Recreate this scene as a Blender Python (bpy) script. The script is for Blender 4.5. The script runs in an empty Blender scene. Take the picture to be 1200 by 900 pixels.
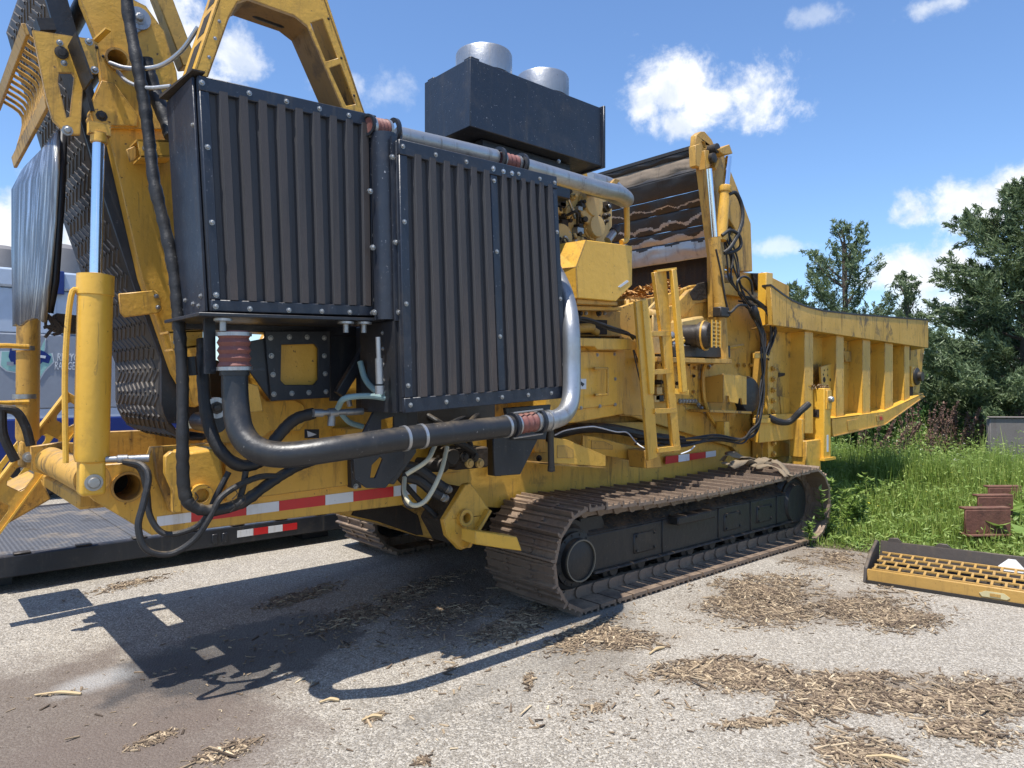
import bpy, bmesh, math, random
import numpy as np
from mathutils import Vector, Matrix, noise as mnoise
random.seed(7)
rng = np.random.default_rng(7)
S = bpy.context.scene
COL = S.collection
# ---------------------------------------------------------------- camera
EYE = Vector((0, 0, 1.7))
FWD = Vector((0.6615, 0.7499, 0)).normalized()
RGT = Vector((FWD.y, -FWD.x, 0))
cam_d = bpy.data.cameras.new('camera')
cam = bpy.data.objects.new('camera', cam_d); COL.objects.link(cam)
cam.location = EYE
cam.rotation_euler = (math.radians(90), 0, -math.atan2(FWD.x, FWD.y))
cam_d.sensor_width = 36; cam_d.lens = 832 / 1200 * 36
cam_d.clip_start = 0.05; cam_d.clip_end = 3000
S.camera = cam
# ---------------------------------------------------------------- light
TO_SUN = Vector((-0.34, -0.10, 1)).normalized()
sun_el = math.asin(TO_SUN.z); sun_az = math.atan2(TO_SUN.x, TO_SUN.y)
sd = bpy.data.lights.new('sun', 'SUN'); sd.energy = 4.6; sd.angle = math.radians(0.5); sd.color = (1, 0.955, 0.89)
so = bpy.data.objects.new('sun', sd); COL.objects.link(so)
so.rotation_euler = TO_SUN.to_track_quat('Z', 'Y').to_euler(); so.location = (0, 0, 30)
S.view_settings.view_transform = 'Standard'; S.view_settings.look = 'None'
S.view_settings.exposure = 0.54; S.view_settings.gamma = 1
S.cycles.max_bounces = 8; S.cycles.diffuse_bounces = 4; S.cycles.transparent_max_bounces = 12

class NT:
    """small node-graph helper"""
    def __init__(s, nt): s.nt = nt; s.n = nt.nodes; s.l = nt.links
    def new(s, t, **k):
        n = s.n.new(t)
        for a, b in k.items(): setattr(n, a, b)
        return n
    def put(s, sock, v):
        if isinstance(v, bpy.types.NodeSocket): s.l.new(v, sock)
        else: sock.default_value = v
    def math(s, op, a, b=0.0, c=0.0, clamp=False):
        n = s.new('ShaderNodeMath', operation=op); n.use_clamp = clamp
        s.put(n.inputs[0], a); s.put(n.inputs[1], b)
        if len(n.inputs) > 2: s.put(n.inputs[2], c)
        return n.outputs[0]
    def dot(s, a, b):
        n = s.new('ShaderNodeVectorMath', operation='DOT_PRODUCT'); s.put(n.inputs[0], a); s.put(n.inputs[1], b)
        return n.outputs['Value']
    def vmul(s, a, b):
        n = s.new('ShaderNodeVectorMath', operation='MULTIPLY'); s.put(n.inputs[0], a); s.put(n.inputs[1], b)
        return n.outputs[0]
    def noise(s, vec, scale, detail=4, rough=0.6, dist=0.0):
        n = s.new('ShaderNodeTexNoise'); s.put(n.inputs['Vector'], vec); n.inputs['Scale'].default_value = scale
        n.inputs['Detail'].default_value = detail; n.inputs['Roughness'].default_value = rough; n.inputs['Distortion'].default_value = dist
        return n.outputs['Fac']
    def step(s, v, a, b, lo=0.0, hi=1.0):
        n = s.new('ShaderNodeMapRange', interpolation_type='SMOOTHSTEP'); s.put(n.inputs['Value'], v)
        n.inputs['From Min'].default_value = a; n.inputs['From Max'].default_value = b
        n.inputs['To Min'].default_value = lo; n.inputs['To Max'].default_value = hi
        return n.outputs[0]
    def mix(s, f, a, b, blend='MIX'):
        n = s.new('ShaderNodeMix', data_type='RGBA', blend_type=blend); s.put(n.inputs[0], f)
        s.put(n.inputs[6], a if isinstance(a, bpy.types.NodeSocket) else (*a, 1)); s.put(n.inputs[7], b if isinstance(b, bpy.types.NodeSocket) else (*b, 1))
        return n.outputs[2]
    def pos(s): return s.new('ShaderNodeNewGeometry').outputs['Position']
    def nrm(s): return s.new('ShaderNodeNewGeometry').outputs['Normal']

# ---------------------------------------------------------------- sky with clouds (world)
W = bpy.data.worlds.new('World'); S.world = W; W.use_nodes = True
g = NT(W.node_tree); g.n.clear()
sky = g.new('ShaderNodeTexSky', sky_type='NISHITA'); sky.sun_disc = False
sky.sun_elevation = sun_el; sky.sun_rotation = sun_az
sky.air_density = 1.05; sky.dust_density = 0.5; sky.ozone_density = 2.2; sky.altitude = 200
dirv = g.new('ShaderNodeTexCoord').outputs['Generated']
def ray(px, py):
    return (FWD + RGT * ((px - 600) / 832) + Vector((0, 0, (450 - py) / 832))).normalized()
clouds = [(ray(838, 118), 62, 40, 1.2),   # direction, half width, half height (tangent units), density
    (ray(790, 100), 66, 46, 1.25), (ray(875, 106), 58, 44, 1.25), (ray(805, 142), 74, 24, 1.1), (ray(752, 118), 36, 40, 1.0), (ray(958, 18), 36, 13, .5), (ray(1112, 2), 46, 14, .9),
    (ray(1150, 238), 78, 26, 1.05), (ray(1195, 222), 40, 24, 1.0), (ray(1085, 318), 78, 28, 1.0), (ray(1120, 362), 70, 30, .9),
    (ray(912, 290), 44, 12, .62), (ray(190, 40), 78, 64, 1.15), (ray(272, 62), 36, 34, .95), (ray(455, 108), 36, 26, .45),
    (ray(400, 100), 36, 18, .6), (ray(5, 262), 90, 60, 1.1), (ray(60, 330), 90, 34, .9), (ray(300, 150), 60, 24, .5)]
r2 = random.Random(3)
for k in range(8):   # the rest of the sky carries the same kind of scattered fair-weather cloud
    az = math.radians(75 + 30 * k + r2.uniform(-10, 10)); el = math.radians(r2.uniform(10, 38))
    d = Matrix.Rotation(az, 3, 'Z') @ FWD
    clouds.append(((d * math.cos(el) + Vector((0, 0, math.sin(el)))).normalized(), r2.uniform(60, 150), r2.uniform(25, 60), r2.uniform(.7, 1.1)))
wob = g.noise(dirv, 11, 7, .62, .25)
fine = g.noise(dirv, 42, 5, .65)
tot = None
for d, hw, hh, den in clouds:
    r = d.cross(Vector((0, 0, 1))).normalized(); u = r.cross(d)
    fw = g.math('MAXIMUM', g.dot(dirv, d), 0.05)
    a = g.math('DIVIDE', g.dot(dirv, r * (832 / hw)), fw); b = g.math('DIVIDE', g.dot(dirv, u * (832 / hh)), fw)
    q = g.math('SUBTRACT', 1.0, g.math('SQRT', g.math('ADD', g.math('MULTIPLY', a, a), g.math('MULTIPLY', b, b))))
    q = g.math('MULTIPLY', g.math('MAXIMUM', q, -2.0), 0.5)
    fl = g.math('ADD', q, g.math('MULTIPLY', g.math('SUBTRACT', wob, .5), 1.4))
    fl = g.math('ADD', fl, g.math('MULTIPLY', g.math('SUBTRACT', fine, .5), .55))
    fl = g.step(fl, 0.0, 0.42, 0, min(den, 1.0) * (0.97 if den >= 1 else .85))
    tot = fl if tot is None else g.math('MAXIMUM', tot, fl)
sh = g.step(g.noise(dirv, 16, 5, .6, .3), .36, .62)
ccol = g.mix(sh, (4.7, 5.1, 5.7), (6.4, 6.5, 6.6))
skc = g.mix(1.0, sky.outputs[0], (0.82, 0.97, 1.15), 'MULTIPLY')
skyc = g.mix(tot, skc, ccol)
bg = g.new('ShaderNodeBackground'); g.put(bg.inputs[0], skyc); bg.inputs[1].default_value = 0.125
wo = g.new('ShaderNodeOutputWorld'); g.l.new(bg.outputs[0], wo.inputs[0])

# ---------------------------------------------------------------- placement: a sight line met with a plane of the place
def sight(px, py): return FWD + RGT * ((px - 600) / 832) + Vector((0, 0, (450 - py) / 832))
def P(px, py, Y):
    d = sight(px, py); return EYE + d * (Y / d.y)
def PX(px, py, X):
    d = sight(px, py); return EYE + d * (X / d.x)
def PG(px, py, z=0.0):
    d = sight(px, py); return EYE + d * ((z - EYE.z) / d.z)
def D(px, dist, z=0.0):
    d = sight(px, 450); p = d * dist; return Vector((p.x, p.y, z))

# ---------------------------------------------------------------- materials
def new_mat(name):
    m = bpy.data.materials.new(name); m.use_nodes = True
    g = NT(m.node_tree); b = g.n['Principled BSDF']; return m, g, b
def worn(name, base, dirt, streak=.35, speck=.5, rust=(.06, .028, .014), rough=.5, metal=0.0, dust=(.30, .22, .13), dust_amt=.35, var=.25, bump=.25, coat=0.0, speck_scale=34, chip=0.0, stain=0.0):
    m, g, b = new_mat(name)
    p = g.pos()
    big = g.step(g.noise(p, 1.7, 6, .6), .3, .7)
    c = g.mix(g.math('MULTIPLY', big, var), base, tuple(x * .62 for x in base))
    pale = g.step(g.noise(p, 5.3, 6, .7), .5, .78)
    c = g.mix(g.math('MULTIPLY', pale, var * .7), c, tuple(x * .78 + y * .26 for x, y in zip(base, dust)))
    st = g.step(g.noise(g.vmul(p, (9, 9, .9)), 1.6, 7, .7), .52, .74)
    c = g.mix(g.math('MULTIPLY', st, streak), c, dirt)
    bl = g.step(g.noise(p, 3.1, 9, .74), .58, .72)
    c = g.mix(g.math('MULTIPLY', bl, streak * .9), c, dirt)
    sp = g.step(g.noise(p, speck_scale, 5, .68), .655, .70)
    c = g.mix(g.math('MULTIPLY', sp, speck), c, rust)
    sc_ = g.step(g.noise(g.vmul(p, (38, 38, 5)), 1.0, 3, .5, 1.2), .675, .70)
    c = g.mix(g.math('MULTIPLY', sc_, speck * .55), c, tuple(x * .35 + .02 for x in base))
    film = g.step(g.noise(p, .9, 8, .72), .5, .66)
    c = g.mix(g.math('MULTIPLY', film, streak * .55), c, tuple(x * .5 + y * .35 for x, y in zip(base, dirt)))
    if stain:   # soot, bark juice and grease
        sn = g.step(g.math('ADD', g.noise(g.vmul(p, (1.6, 1.6, 1)), 2.4, 9, .75, .4), g.math('MULTIPLY', st, .06)), .53, .625)
        c = g.mix(g.math('MULTIPLY', sn, stain), c, (.055, .038, .026))
    if chip:    # paint worn off along the edges
        be = g.new('ShaderNodeBevel'); be.samples = 4; be.inputs['Radius'].default_value = .016
        dd = g.dot(be.outputs[0], g.nrm()); ed = g.math('ADD', g.math('SUBTRACT', 1.0, dd), g.math('MULTIPLY', g.math('SUBTRACT', g.noise(p, 26, 6, .7), .62), .55))
        c = g.mix(g.math('MULTIPLY', g.step(ed, .02, .10), chip), c, g.mix(g.noise(p, 15, 4, .6), (.05, .03, .02), (.20, .12, .07)))
    nz = g.new('ShaderNodeSeparateXYZ'); g.l.new(g.nrm(), nz.inputs[0])
    up = g.step(nz.outputs[2], .45, .95)
    dn = g.step(g.noise(p, 7, 6, .7), .38, .66)
    c = g.mix(g.math('MULTIPLY', g.math('MULTIPLY', up, dn), dust_amt), c, dust)
    g.put(b.inputs['Base Color'], c)
    g.put(b.inputs['Roughness'], g.math('ADD', g.math('MULTIPLY', st, .18), g.math('ADD', g.math('MULTIPLY', big, .12), rough - .08), clamp=True))
    b.inputs['Metallic'].default_value = metal
    if coat: b.inputs['Coat Weight'].default_value = coat; b.inputs['Coat Roughness'].default_value = .25
    bp = g.new('ShaderNodeBump'); bp.inputs['Strength'].default_value = bump; bp.inputs['Distance'].default_value = .01
    g.put(bp.inputs['Height'], g.math('ADD', g.noise(p, 22, 6, .6), g.math('MULTIPLY', sp, -.5)))
    g.l.new(bp.outputs[0], b.inputs['Normal'])
    return m
YEL = worn('yellow_paint', (.73, .405, .055), (.17, .092, .03), .62, 1.0, rough=.45, coat=.08, var=.42, bump=.35, chip=.8, stain=.22)
YELS = worn('stained_yellow_paint', (.68, .38, .06), (.085, .05, .022), .8, .9, rough=.5, dust_amt=.5, speck_scale=20, chip=.85, stain=.75)
YELB = worn('shade_brown_yellow', (.27, .15, .045), (.09, .055, .028), .8, .8, rough=.6)  # guard lining: the shade inside the frame is put into this darker brown
YELC = worn('clean_yellow_paint', (.78, .44, .05), (.30, .17, .05), .25, .8, rough=.4, coat=.15, dust_amt=.2, chip=.5)
YELD = worn('grimy_yellow_paint', (.58, .325, .06), (.11, .062, .025), .85, 1.0, rough=.55, dust_amt=.6, chip=.8, stain=.6)
TAN = worn('engine_paint', (.60, .40, .14), (.15, .095, .05), .5, .7, rough=.5)
BLK = worn('black_paint', (.017, .020, .027), (.08, .07, .06), .45, .8, rust=(.14, .14, .15), rough=.42, dust=(.16, .12, .08), dust_amt=.3, speck_scale=48)
NAVY = worn('blue_black_paint', (.020, .026, .040), (.07, .068, .07), .5, 1.0, rust=(.42, .43, .46), rough=.42, dust_amt=.3, var=.5, speck_scale=75)
HOSE = worn('black_rubber', (.013, .013, .014), (.07, .06, .05), .35, .3, rust=(.12, .11, .10), rough=.55, dust_amt=.45, bump=.5)
PIPEB = worn('black_hose', (.018, .019, .021), (.06, .055, .05), .3, .8, rust=(.2, .19, .18), rough=.45, dust_amt=.3)
GALV = worn('galvanised_steel', (.46, .47, .48), (.16, .145, .13), .75, .7, rough=.42, metal=.8, dust_amt=.15, var=.75)
CHROME = worn('chrome_rod', (.80, .83, .88), (.5, .5, .5), .1, .1, rough=.16, metal=1, dust_amt=0, bump=.02)
STEEL = worn('bolt_steel', (.36, .36, .35), (.25, .2, .15), .4, .4, rough=.4, metal=.7)
SHOE = worn('track_steel', (.25, .185, .14), (.08, .058, .044), .6, .7, rust=(.30, .25, .2), rough=.5, metal=.35, dust=(.46, .34, .23), dust_amt=.75, var=.6, bump=.8)
TBLK = worn('track_frame_black', (.016, .017, .018), (.07, .055, .04), .5, .5, rust=(.13, .11, .09), rough=.5, dust=(.17, .115, .07), dust_amt=.9, bump=.5)
RUST = worn('rusty_steel', (.16, .062, .040), (.05, .022, .016), .6, .7, rust=(.20, .10, .06), rough=.8, dust_amt=.25, var=.6, bump=.7)
DARK = worn('dark_steel', (.045, .040, .036), (.10, .075, .05), .5, .5, rough=.5, metal=.4, dust_amt=.4)
REDH = worn('silicone_coupling', (.20, .072, .058), (.30, .2, .18), .4, .3, rough=.6, dust_amt=.3)
WHT = worn('white_tape', (.74, .76, .80), (.4, .34, .25), .35, .4, rough=.35, dust_amt=0, bump=.05)
RED = worn('red_tape', (.60, .018, .022), (.25, .03, .02), .3, .2, rough=.35, dust_amt=0, bump=.05)
GRN = worn('pale_hose', (.24, .36, .36), (.15, .15, .12), .3, .2, rough=.5)
CLOTH = worn('webbing', (.22, .17, .11), (.10, .07, .045), .6, .4, rough=.9, bump=.6)
CRUD = worn('dirt_and_oil', (.03, .022, .016), (.09, .06, .035), .6, .5, rust=(.25, .17, .09), rough=.85, bump=1.0)
CONC = worn('weathered_plate', (.17, .15, .14), (.10, .065, .05), .5, .5, rough=.8)
FLAP = None
def simple(name, col, rough=.5, metal=0.0):
    m, g, b = new_mat(name); p = g.pos()
    g.put(b.inputs['Base Color'], g.mix(g.noise(p, 6, 6, .65), tuple(x * .8 for x in col), tuple(min(1, x * 1.15) for x in col)))
    b.inputs['Roughness'].default_value = rough; b.inputs['Metallic'].default_value = metal; return m
TRUCKG = simple('grey_truck_paint', (.26, .285, .33), .4)
TRUCKL = simple('pale_truck_paint', (.46, .53, .63), .4)
TRUCKB = simple('blue_truck_paint', (.012, .03, .16), .35)
TEAL = simple('teal_print', (.28, .50, .46), .5)
PWHITE = simple('white_print', (.62, .64, .66), .5)
ORNG = simple('orange_sticker', (.62, .17, .02), .5)
def mesh_screen(nm, ca, cb):
    m, g, b = new_mat(nm); p = g.pos()
    v = g.new('ShaderNodeTexVoronoi'); v.inputs['Scale'].default_value = 210; v.inputs['Randomness'].default_value = .15; g.put(v.inputs['Vector'], g.vmul(p, (1, 1, 1)))
    hole = g.step(v.outputs['Distance'], .22, .36)
    low = g.step(g.noise(g.vmul(p, (3, 3, .8)), 1.3, 6, .7), .4, .68)
    zz = g.new('ShaderNodeSeparateXYZ'); g.l.new(p, zz.inputs[0])
    hgt = g.step(zz.outputs[2], 2.9, 1.6, .25, 1.0)
    base = g.mix(g.math('MULTIPLY', g.math('ADD', g.math('MULTIPLY', low, .6), .4), hgt), ca, cb)
    st = g.step(g.noise(g.vmul(p, (14, 14, .6)), 2, 7, .7), .5, .75)
    base = g.mix(g.math('MULTIPLY', st, .55), base, (.03, .027, .028))
    c = g.mix(hole, (.012, .012, .013), base)
    g.put(b.inputs['Base Color'], c); b.inputs['Roughness'].default_value = .55; b.inputs['Metallic'].default_value = .2
    return m
SCREEN = mesh_screen('perforated_screen', (.066, .068, .076), (.080, .072, .070)); RIDGE = mesh_screen('rusted_screen_ridge', (.068, .061, .060), (.130, .094, .074))
LINER = worn('worn_liner_steel', (.052, .048, .046), (.030, .025, .022), .5, .9, rust=(.12, .11, .105), rough=.5, metal=.4, dust_amt=.1)
POLISH = worn('polished_liner_steel', (.50, .50, .51), (.16, .14, .125), .7, .5, rough=.38, metal=.55, dust_amt=0, var=.6)
def flap_mat():
    m, g, b = new_mat('worn_rubber_flap'); p = g.pos()
    s = g.noise(g.vmul(p, (34, 34, .9)), 1.0, 7, .65, .3); k = g.step(s, .44, .66)
    big = g.step(g.noise(p, 2.2, 3, .5), .4, .62)
    c = g.mix(k, (.14, .14, .145), g.mix(big, (.55, .54, .50), (.45, .52, .62)))
    g.put(b.inputs['Base Color'], c); b.inputs['Roughness'].default_value = .20; b.inputs['Metallic'].default_value = .65
    bp = g.new('ShaderNodeBump'); bp.inputs['Strength'].default_value = .5; bp.inputs['Distance'].default_value = .02; g.put(bp.inputs['Height'], s); g.l.new(bp.outputs[0], b.inputs['Normal'])
    return m
FLAP = flap_mat()
BELT = worn('conveyor_rubber', (.062, .054, .048), (.11, .088, .068), .5, .3, rough=.62, dust_amt=.3, bump=.3)

# ---------------------------------------------------------------- object helpers
WL = {}
def tag(o, label=None, cat=None, group=None, kind=None):
    if label: o['label'] = label
    if cat: o['category'] = cat
    if group: o['group'] = group
    if kind: o['kind'] = kind
    return o
def thing(name, loc, label, cat, group=None):
    o = bpy.data.objects.new(name, None); COL.objects.link(o); o.location = loc; o.empty_display_size = .2
    WL[o] = Vector(loc); return tag(o, label, cat, group)
def link(name, me, mat, parent=None, loc=None):
    o = bpy.data.objects.new(name, me); COL.objects.link(o)
    if mat and not len(me.materials): me.materials.append(mat)
    loc = Vector(loc or (0, 0, 0)); WL[o] = loc
    if parent: o.parent = parent; o.location = loc - WL[parent]
    else: o.location = loc
    return o
class MB:
    def __init__(s): s.bm = bmesh.new()
    def box(s, x0, x1, y0, y1, z0, z1):
        v = [s.bm.verts.new((x, y, z)) for x in (x0, x1) for y in (y0, y1) for z in (z0, z1)]
        for f in ((0, 1, 3, 2), (4, 6, 7, 5), (0, 4, 5, 1), (2, 3, 7, 6), (0, 2, 6, 4), (1, 5, 7, 3)): s.bm.faces.new([v[i] for i in f])
        return s
    def hexa(s, a, b):
        """two quads (lists of four points) joined into a solid"""
        A = [s.bm.verts.new(p) for p in a]; B = [s.bm.verts.new(p) for p in b]; n = len(A)
        s.bm.faces.new(A[::-1]); s.bm.faces.new(B)
        for i in range(n): s.bm.faces.new([A[i], A[(i + 1) % n], B[(i + 1) % n], B[i]])
        return s
    def poly(s, pts, vec):
        vec = Vector(vec); return s.hexa([Vector(p) for p in pts], [Vector(p) + vec for p in pts])
    def bar(s, p0, p1, w, h, up=(0, 0, 1)):
        p0, p1 = Vector(p0), Vector(p1); d = (p1 - p0).normalized(); up = Vector(up)
        x = d.cross(up)
        if x.length < 1e-4: x = d.cross(Vector((0, 1, 0)))
        x.normalize(); z = x.cross(d)
        q = [(-1, -1), (1, -1), (1, 1), (-1, 1)]
        return s.hexa([p0 + x * a * w / 2 + z * b * h / 2 for a, b in q], [p1 + x * a * w / 2 + z * b * h / 2 for a, b in q])
    def lathe(s, p, ax, prof, n=20, cap=True):
        p = Vector(p); ax = Vector(ax).normalized(); x = ax.orthogonal().normalized(); y = ax.cross(x); rings = []
        for r, h in prof:
            if r < 1e-6: rings.append([s.bm.verts.new(p + ax * h)])
            else: rings.append([s.bm.verts.new(p + ax * h + (x * math.cos(2 * math.pi * i / n) + y * math.sin(2 * math.pi * i / n)) * r) for i in range(n)])
        for A, B in zip(rings, rings[1:]):
            for i in range(n):
                j = (i + 1) % n
                if len(A) == 1 and len(B) == 1: continue
                if len(A) == 1: s.bm.faces.new([A[0], B[j], B[i]])
                elif len(B) == 1: s.bm.faces.new([A[i], A[j], B[0]])
                else: s.bm.faces.new([A[i], A[j], B[j], B[i]])
        if cap:
            if len(rings[0]) > 1: s.bm.faces.new(rings[0][::-1])
            if len(rings[-1]) > 1: s.bm.faces.new(rings[-1])
        return s
    def cyl(s, p0, p1, r0, r1=None, n=18, cap=True):
        p0, p1 = Vector(p0), Vector(p1)
        return s.lathe(p0, p1 - p0, [(r0, 0), (r0 if r1 is None else r1, (p1 - p0).length)], n, cap)
    def ring(s, p, ax, ro, ri, L, n=24):
        return s.lathe(p, ax, [(ri, L), (ri, 0), (ro, 0), (ro, L), (ri, L)], n, False)
    def tube(s, pts, r, n=10, sub=6, wob=0.0, cap=True):
        pts = [Vector(p) for p in pts]
        if sub > 1 and len(pts) > 2:
            out = []; e = [pts[0] * 2 - pts[1]] + pts + [pts[-1] * 2 - pts[-2]]
            for i in range(1, len(e) - 2):
                a, b, c, d = e[i - 1:i + 3]
                for k in range(sub):
                    t = k / sub
                    out.append(.5 * ((2 * b) + (c - a) * t + (2 * a - 5 * b + 4 * c - d) * t * t + (3 * b - a - 3 * c + d) * t ** 3))
            pts = out + [pts[-1]]
        rings = []; up = None
        for i, p in enumerate(pts):
            d = (pts[min(i + 1, len(pts) - 1)] - pts[max(i - 1, 0)])
            if d.length < 1e-7: d = Vector((0, 0, 1))
            d.normalize()
            if up is None: up = d.orthogonal().normalized()
            else:
                up = up - d * up.dot(d); up = up.normalized() if up.length > 1e-5 else d.orthogonal().normalized()
            w = d.cross(up); rr = (r[i * (len(r) - 1) // max(1, len(pts) - 1)] if isinstance(r, (list, tuple)) else r) * (1 + (random.uniform(-wob, wob) if wob else 0))
            rings.append([s.bm.verts.new(p + (up * math.cos(2 * math.pi * k / n) + w * math.sin(2 * math.pi * k / n)) * rr) for k in range(n)])
        for A, B in zip(rings, rings[1:]):
            for k in range(n): s.bm.faces.new([A[k], A[(k + 1) % n], B[(k + 1) % n], B[k]])
        if cap: s.bm.faces.new(rings[0][::-1]); s.bm.faces.new(rings[-1])
        return s
    def mesh(s, name, smooth=True, recalc=True):
        if recalc: bmesh.ops.recalc_face_normals(s.bm, faces=s.bm.faces)
        me = bpy.data.meshes.new(name); c = Vector()
        if len(s.bm.verts):
            xs = [v.co for v in s.bm.verts]
            c = (Vector([min(v[i] for v in xs) for i in range(3)]) + Vector([max(v[i] for v in xs) for i in range(3)])) / 2
        for v in s.bm.verts: v.co -= c
        s.bm.to_mesh(me); s.bm.free()
        if smooth: me.shade_smooth(); me.set_sharp_from_angle(angle=.62)
        return me, c
    def build(s, name, mat, parent=None, bevel=0.0, smooth=True, seg=1):
        me, c = s.mesh(name, smooth); o = link(name, me, mat, parent, c)
        if bevel:
            b = o.modifiers.new('edge', 'BEVEL'); b.width = bevel; b.segments = seg; b.limit_method = 'ANGLE'; b.angle_limit = .7; b.harden_normals = False
        return o
def holed(name, outline, holes, Y, th, mat, parent, bevel=.003):
    """plate in an XZ plane with openings: outline and holes are (x, z) loops, front face at Y, thickness th"""
    cu = bpy.data.curves.new(name, 'CURVE'); cu.dimensions = '2D'; cu.fill_mode = 'BOTH'; cu.extrude = th / 2
    for loop in [outline] + holes:
        sp = cu.splines.new('POLY'); sp.points.add(len(loop) - 1); sp.use_cyclic_u = True
        for q, (x, z) in zip(sp.points, loop): q.co = (x, z, 0, 1)
    t = bpy.data.objects.new('tmp', cu); me = bpy.data.meshes.new_from_object(t); bpy.data.objects.remove(t); bpy.data.curves.remove(cu)
    bm = bmesh.new(); bm.from_mesh(me); bmesh.ops.remove_doubles(bm, verts=bm.verts, dist=1e-5); bpy.data.meshes.remove(me)
    for v in bm.verts: v.co = Vector((v.co.x, Y + th / 2 - v.co.z, v.co.y))
    m = MB(); m.bm.free(); m.bm = bm
    return m.build(name, mat, parent, bevel)
def xz(pts, Y): return [(P(a, b, Y).x, P(a, b, Y).z) for a, b in pts]
def circ(px, py, Y, r, n=24):
    c = P(px, py, Y); return [(c.x + r * math.cos(2 * math.pi * i / n), c.z + r * math.sin(2 * math.pi * i / n)) for i in range(n)]
def plate(name, pts, Y, th, mat, parent, bevel=.004):
    """flat plate standing in the plane Y (facing the yard), th thick"""
    return MB().poly([P(a, b, Y) for a, b in pts], (0, th, 0)).build(name, mat, parent, bevel)
def hose(name, pts, r, mat, parent, wob=0.0, n=10, sub=7):
    return MB().tube([P(*q) for q in pts], r, n, sub, wob).build(name, mat, parent)
_bolt = {}
def bolt(p, r=.012, mat=None, parent=None, ax=(0, -1, 0), name='bolt'):
    mat = mat or STEEL; ax = Vector(ax); key = (round(r, 4), mat.name, tuple(round(a, 2) for a in ax))
    if key not in _bolt:
        m = MB(); m.lathe((0, 0, 0), ax, [(r * 1.35, -.01), (r * 1.35, r * .18), (r * .85, r * .2), (r * .85, r * .8), (r * .6, r * 1.0), (0, r * 1.05)], 8)
        bmesh.ops.recalc_face_normals(m.bm, faces=m.bm.faces); me = bpy.data.meshes.new('bolt'); m.bm.to_mesh(me); m.bm.free(); me.materials.append(mat); _bolt[key] = me
    return link(name, _bolt[key], None, parent, p)
# ================================================================ THE GRINDER
G = thing('wood_grinder', (5.0, 5.2, 0.0), 'yellow tracked wood grinder with black corrugated cooling screens parked on the asphalt', 'wood grinder')
CY, AY = 4.33, 4.42          # near face of the chassis, near face of the conveyor arm

CRUD2 = worn('dry_chip_litter', (.17, .105, .05), (.07, .045, .025), .5, .5, rough=.9)
# ---------------------------------------------------------------- crawler tracks
def shoe_mesh(w):
    m = MB(); p = .195
    m.box(-.5 * p + .011, .5 * p - .011, -w / 2, w / 2, -.052, -.026)
    for x, h in ((-.40 * p, .008), (-.04 * p, -.010), (.30 * p, -.010)):
        m.hexa([(x - .013, -w / 2, -.027), (x + .013, -w / 2, -.027), (x + .007, -w / 2, h), (x - .007, -w / 2, h)],
               [(x - .013, w / 2, -.027), (x + .013, w / 2, -.027), (x + .007, w / 2, h), (x - .007, w / 2, h)])
    for y in (-.13, .13):
        m.box(-.62 * p, .5 * p, y - .022, y + .022, -.135, -.05)
        m.cyl((-.5 * p, y - .035, -.095), (-.5 * p, y + .035, -.095), .046, n=10)
        for q in (-.22 * p, .12 * p): m.cyl((q, y, -.03), (q, y, -.008), .017, n=6)
    m.cyl((-.5 * p, -.1, -.095), (-.5 * p, .1, -.095), .034, n=8)
    bmesh.ops.recalc_face_normals(m.bm, faces=m.bm.faces)
    me = bpy.data.meshes.new('track_shoe'); m.bm.to_mesh(me); m.bm.free(); me.materials.append(SHOE)
    me.shade_smooth(); me.set_sharp_from_angle(angle=.5); return me
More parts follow.
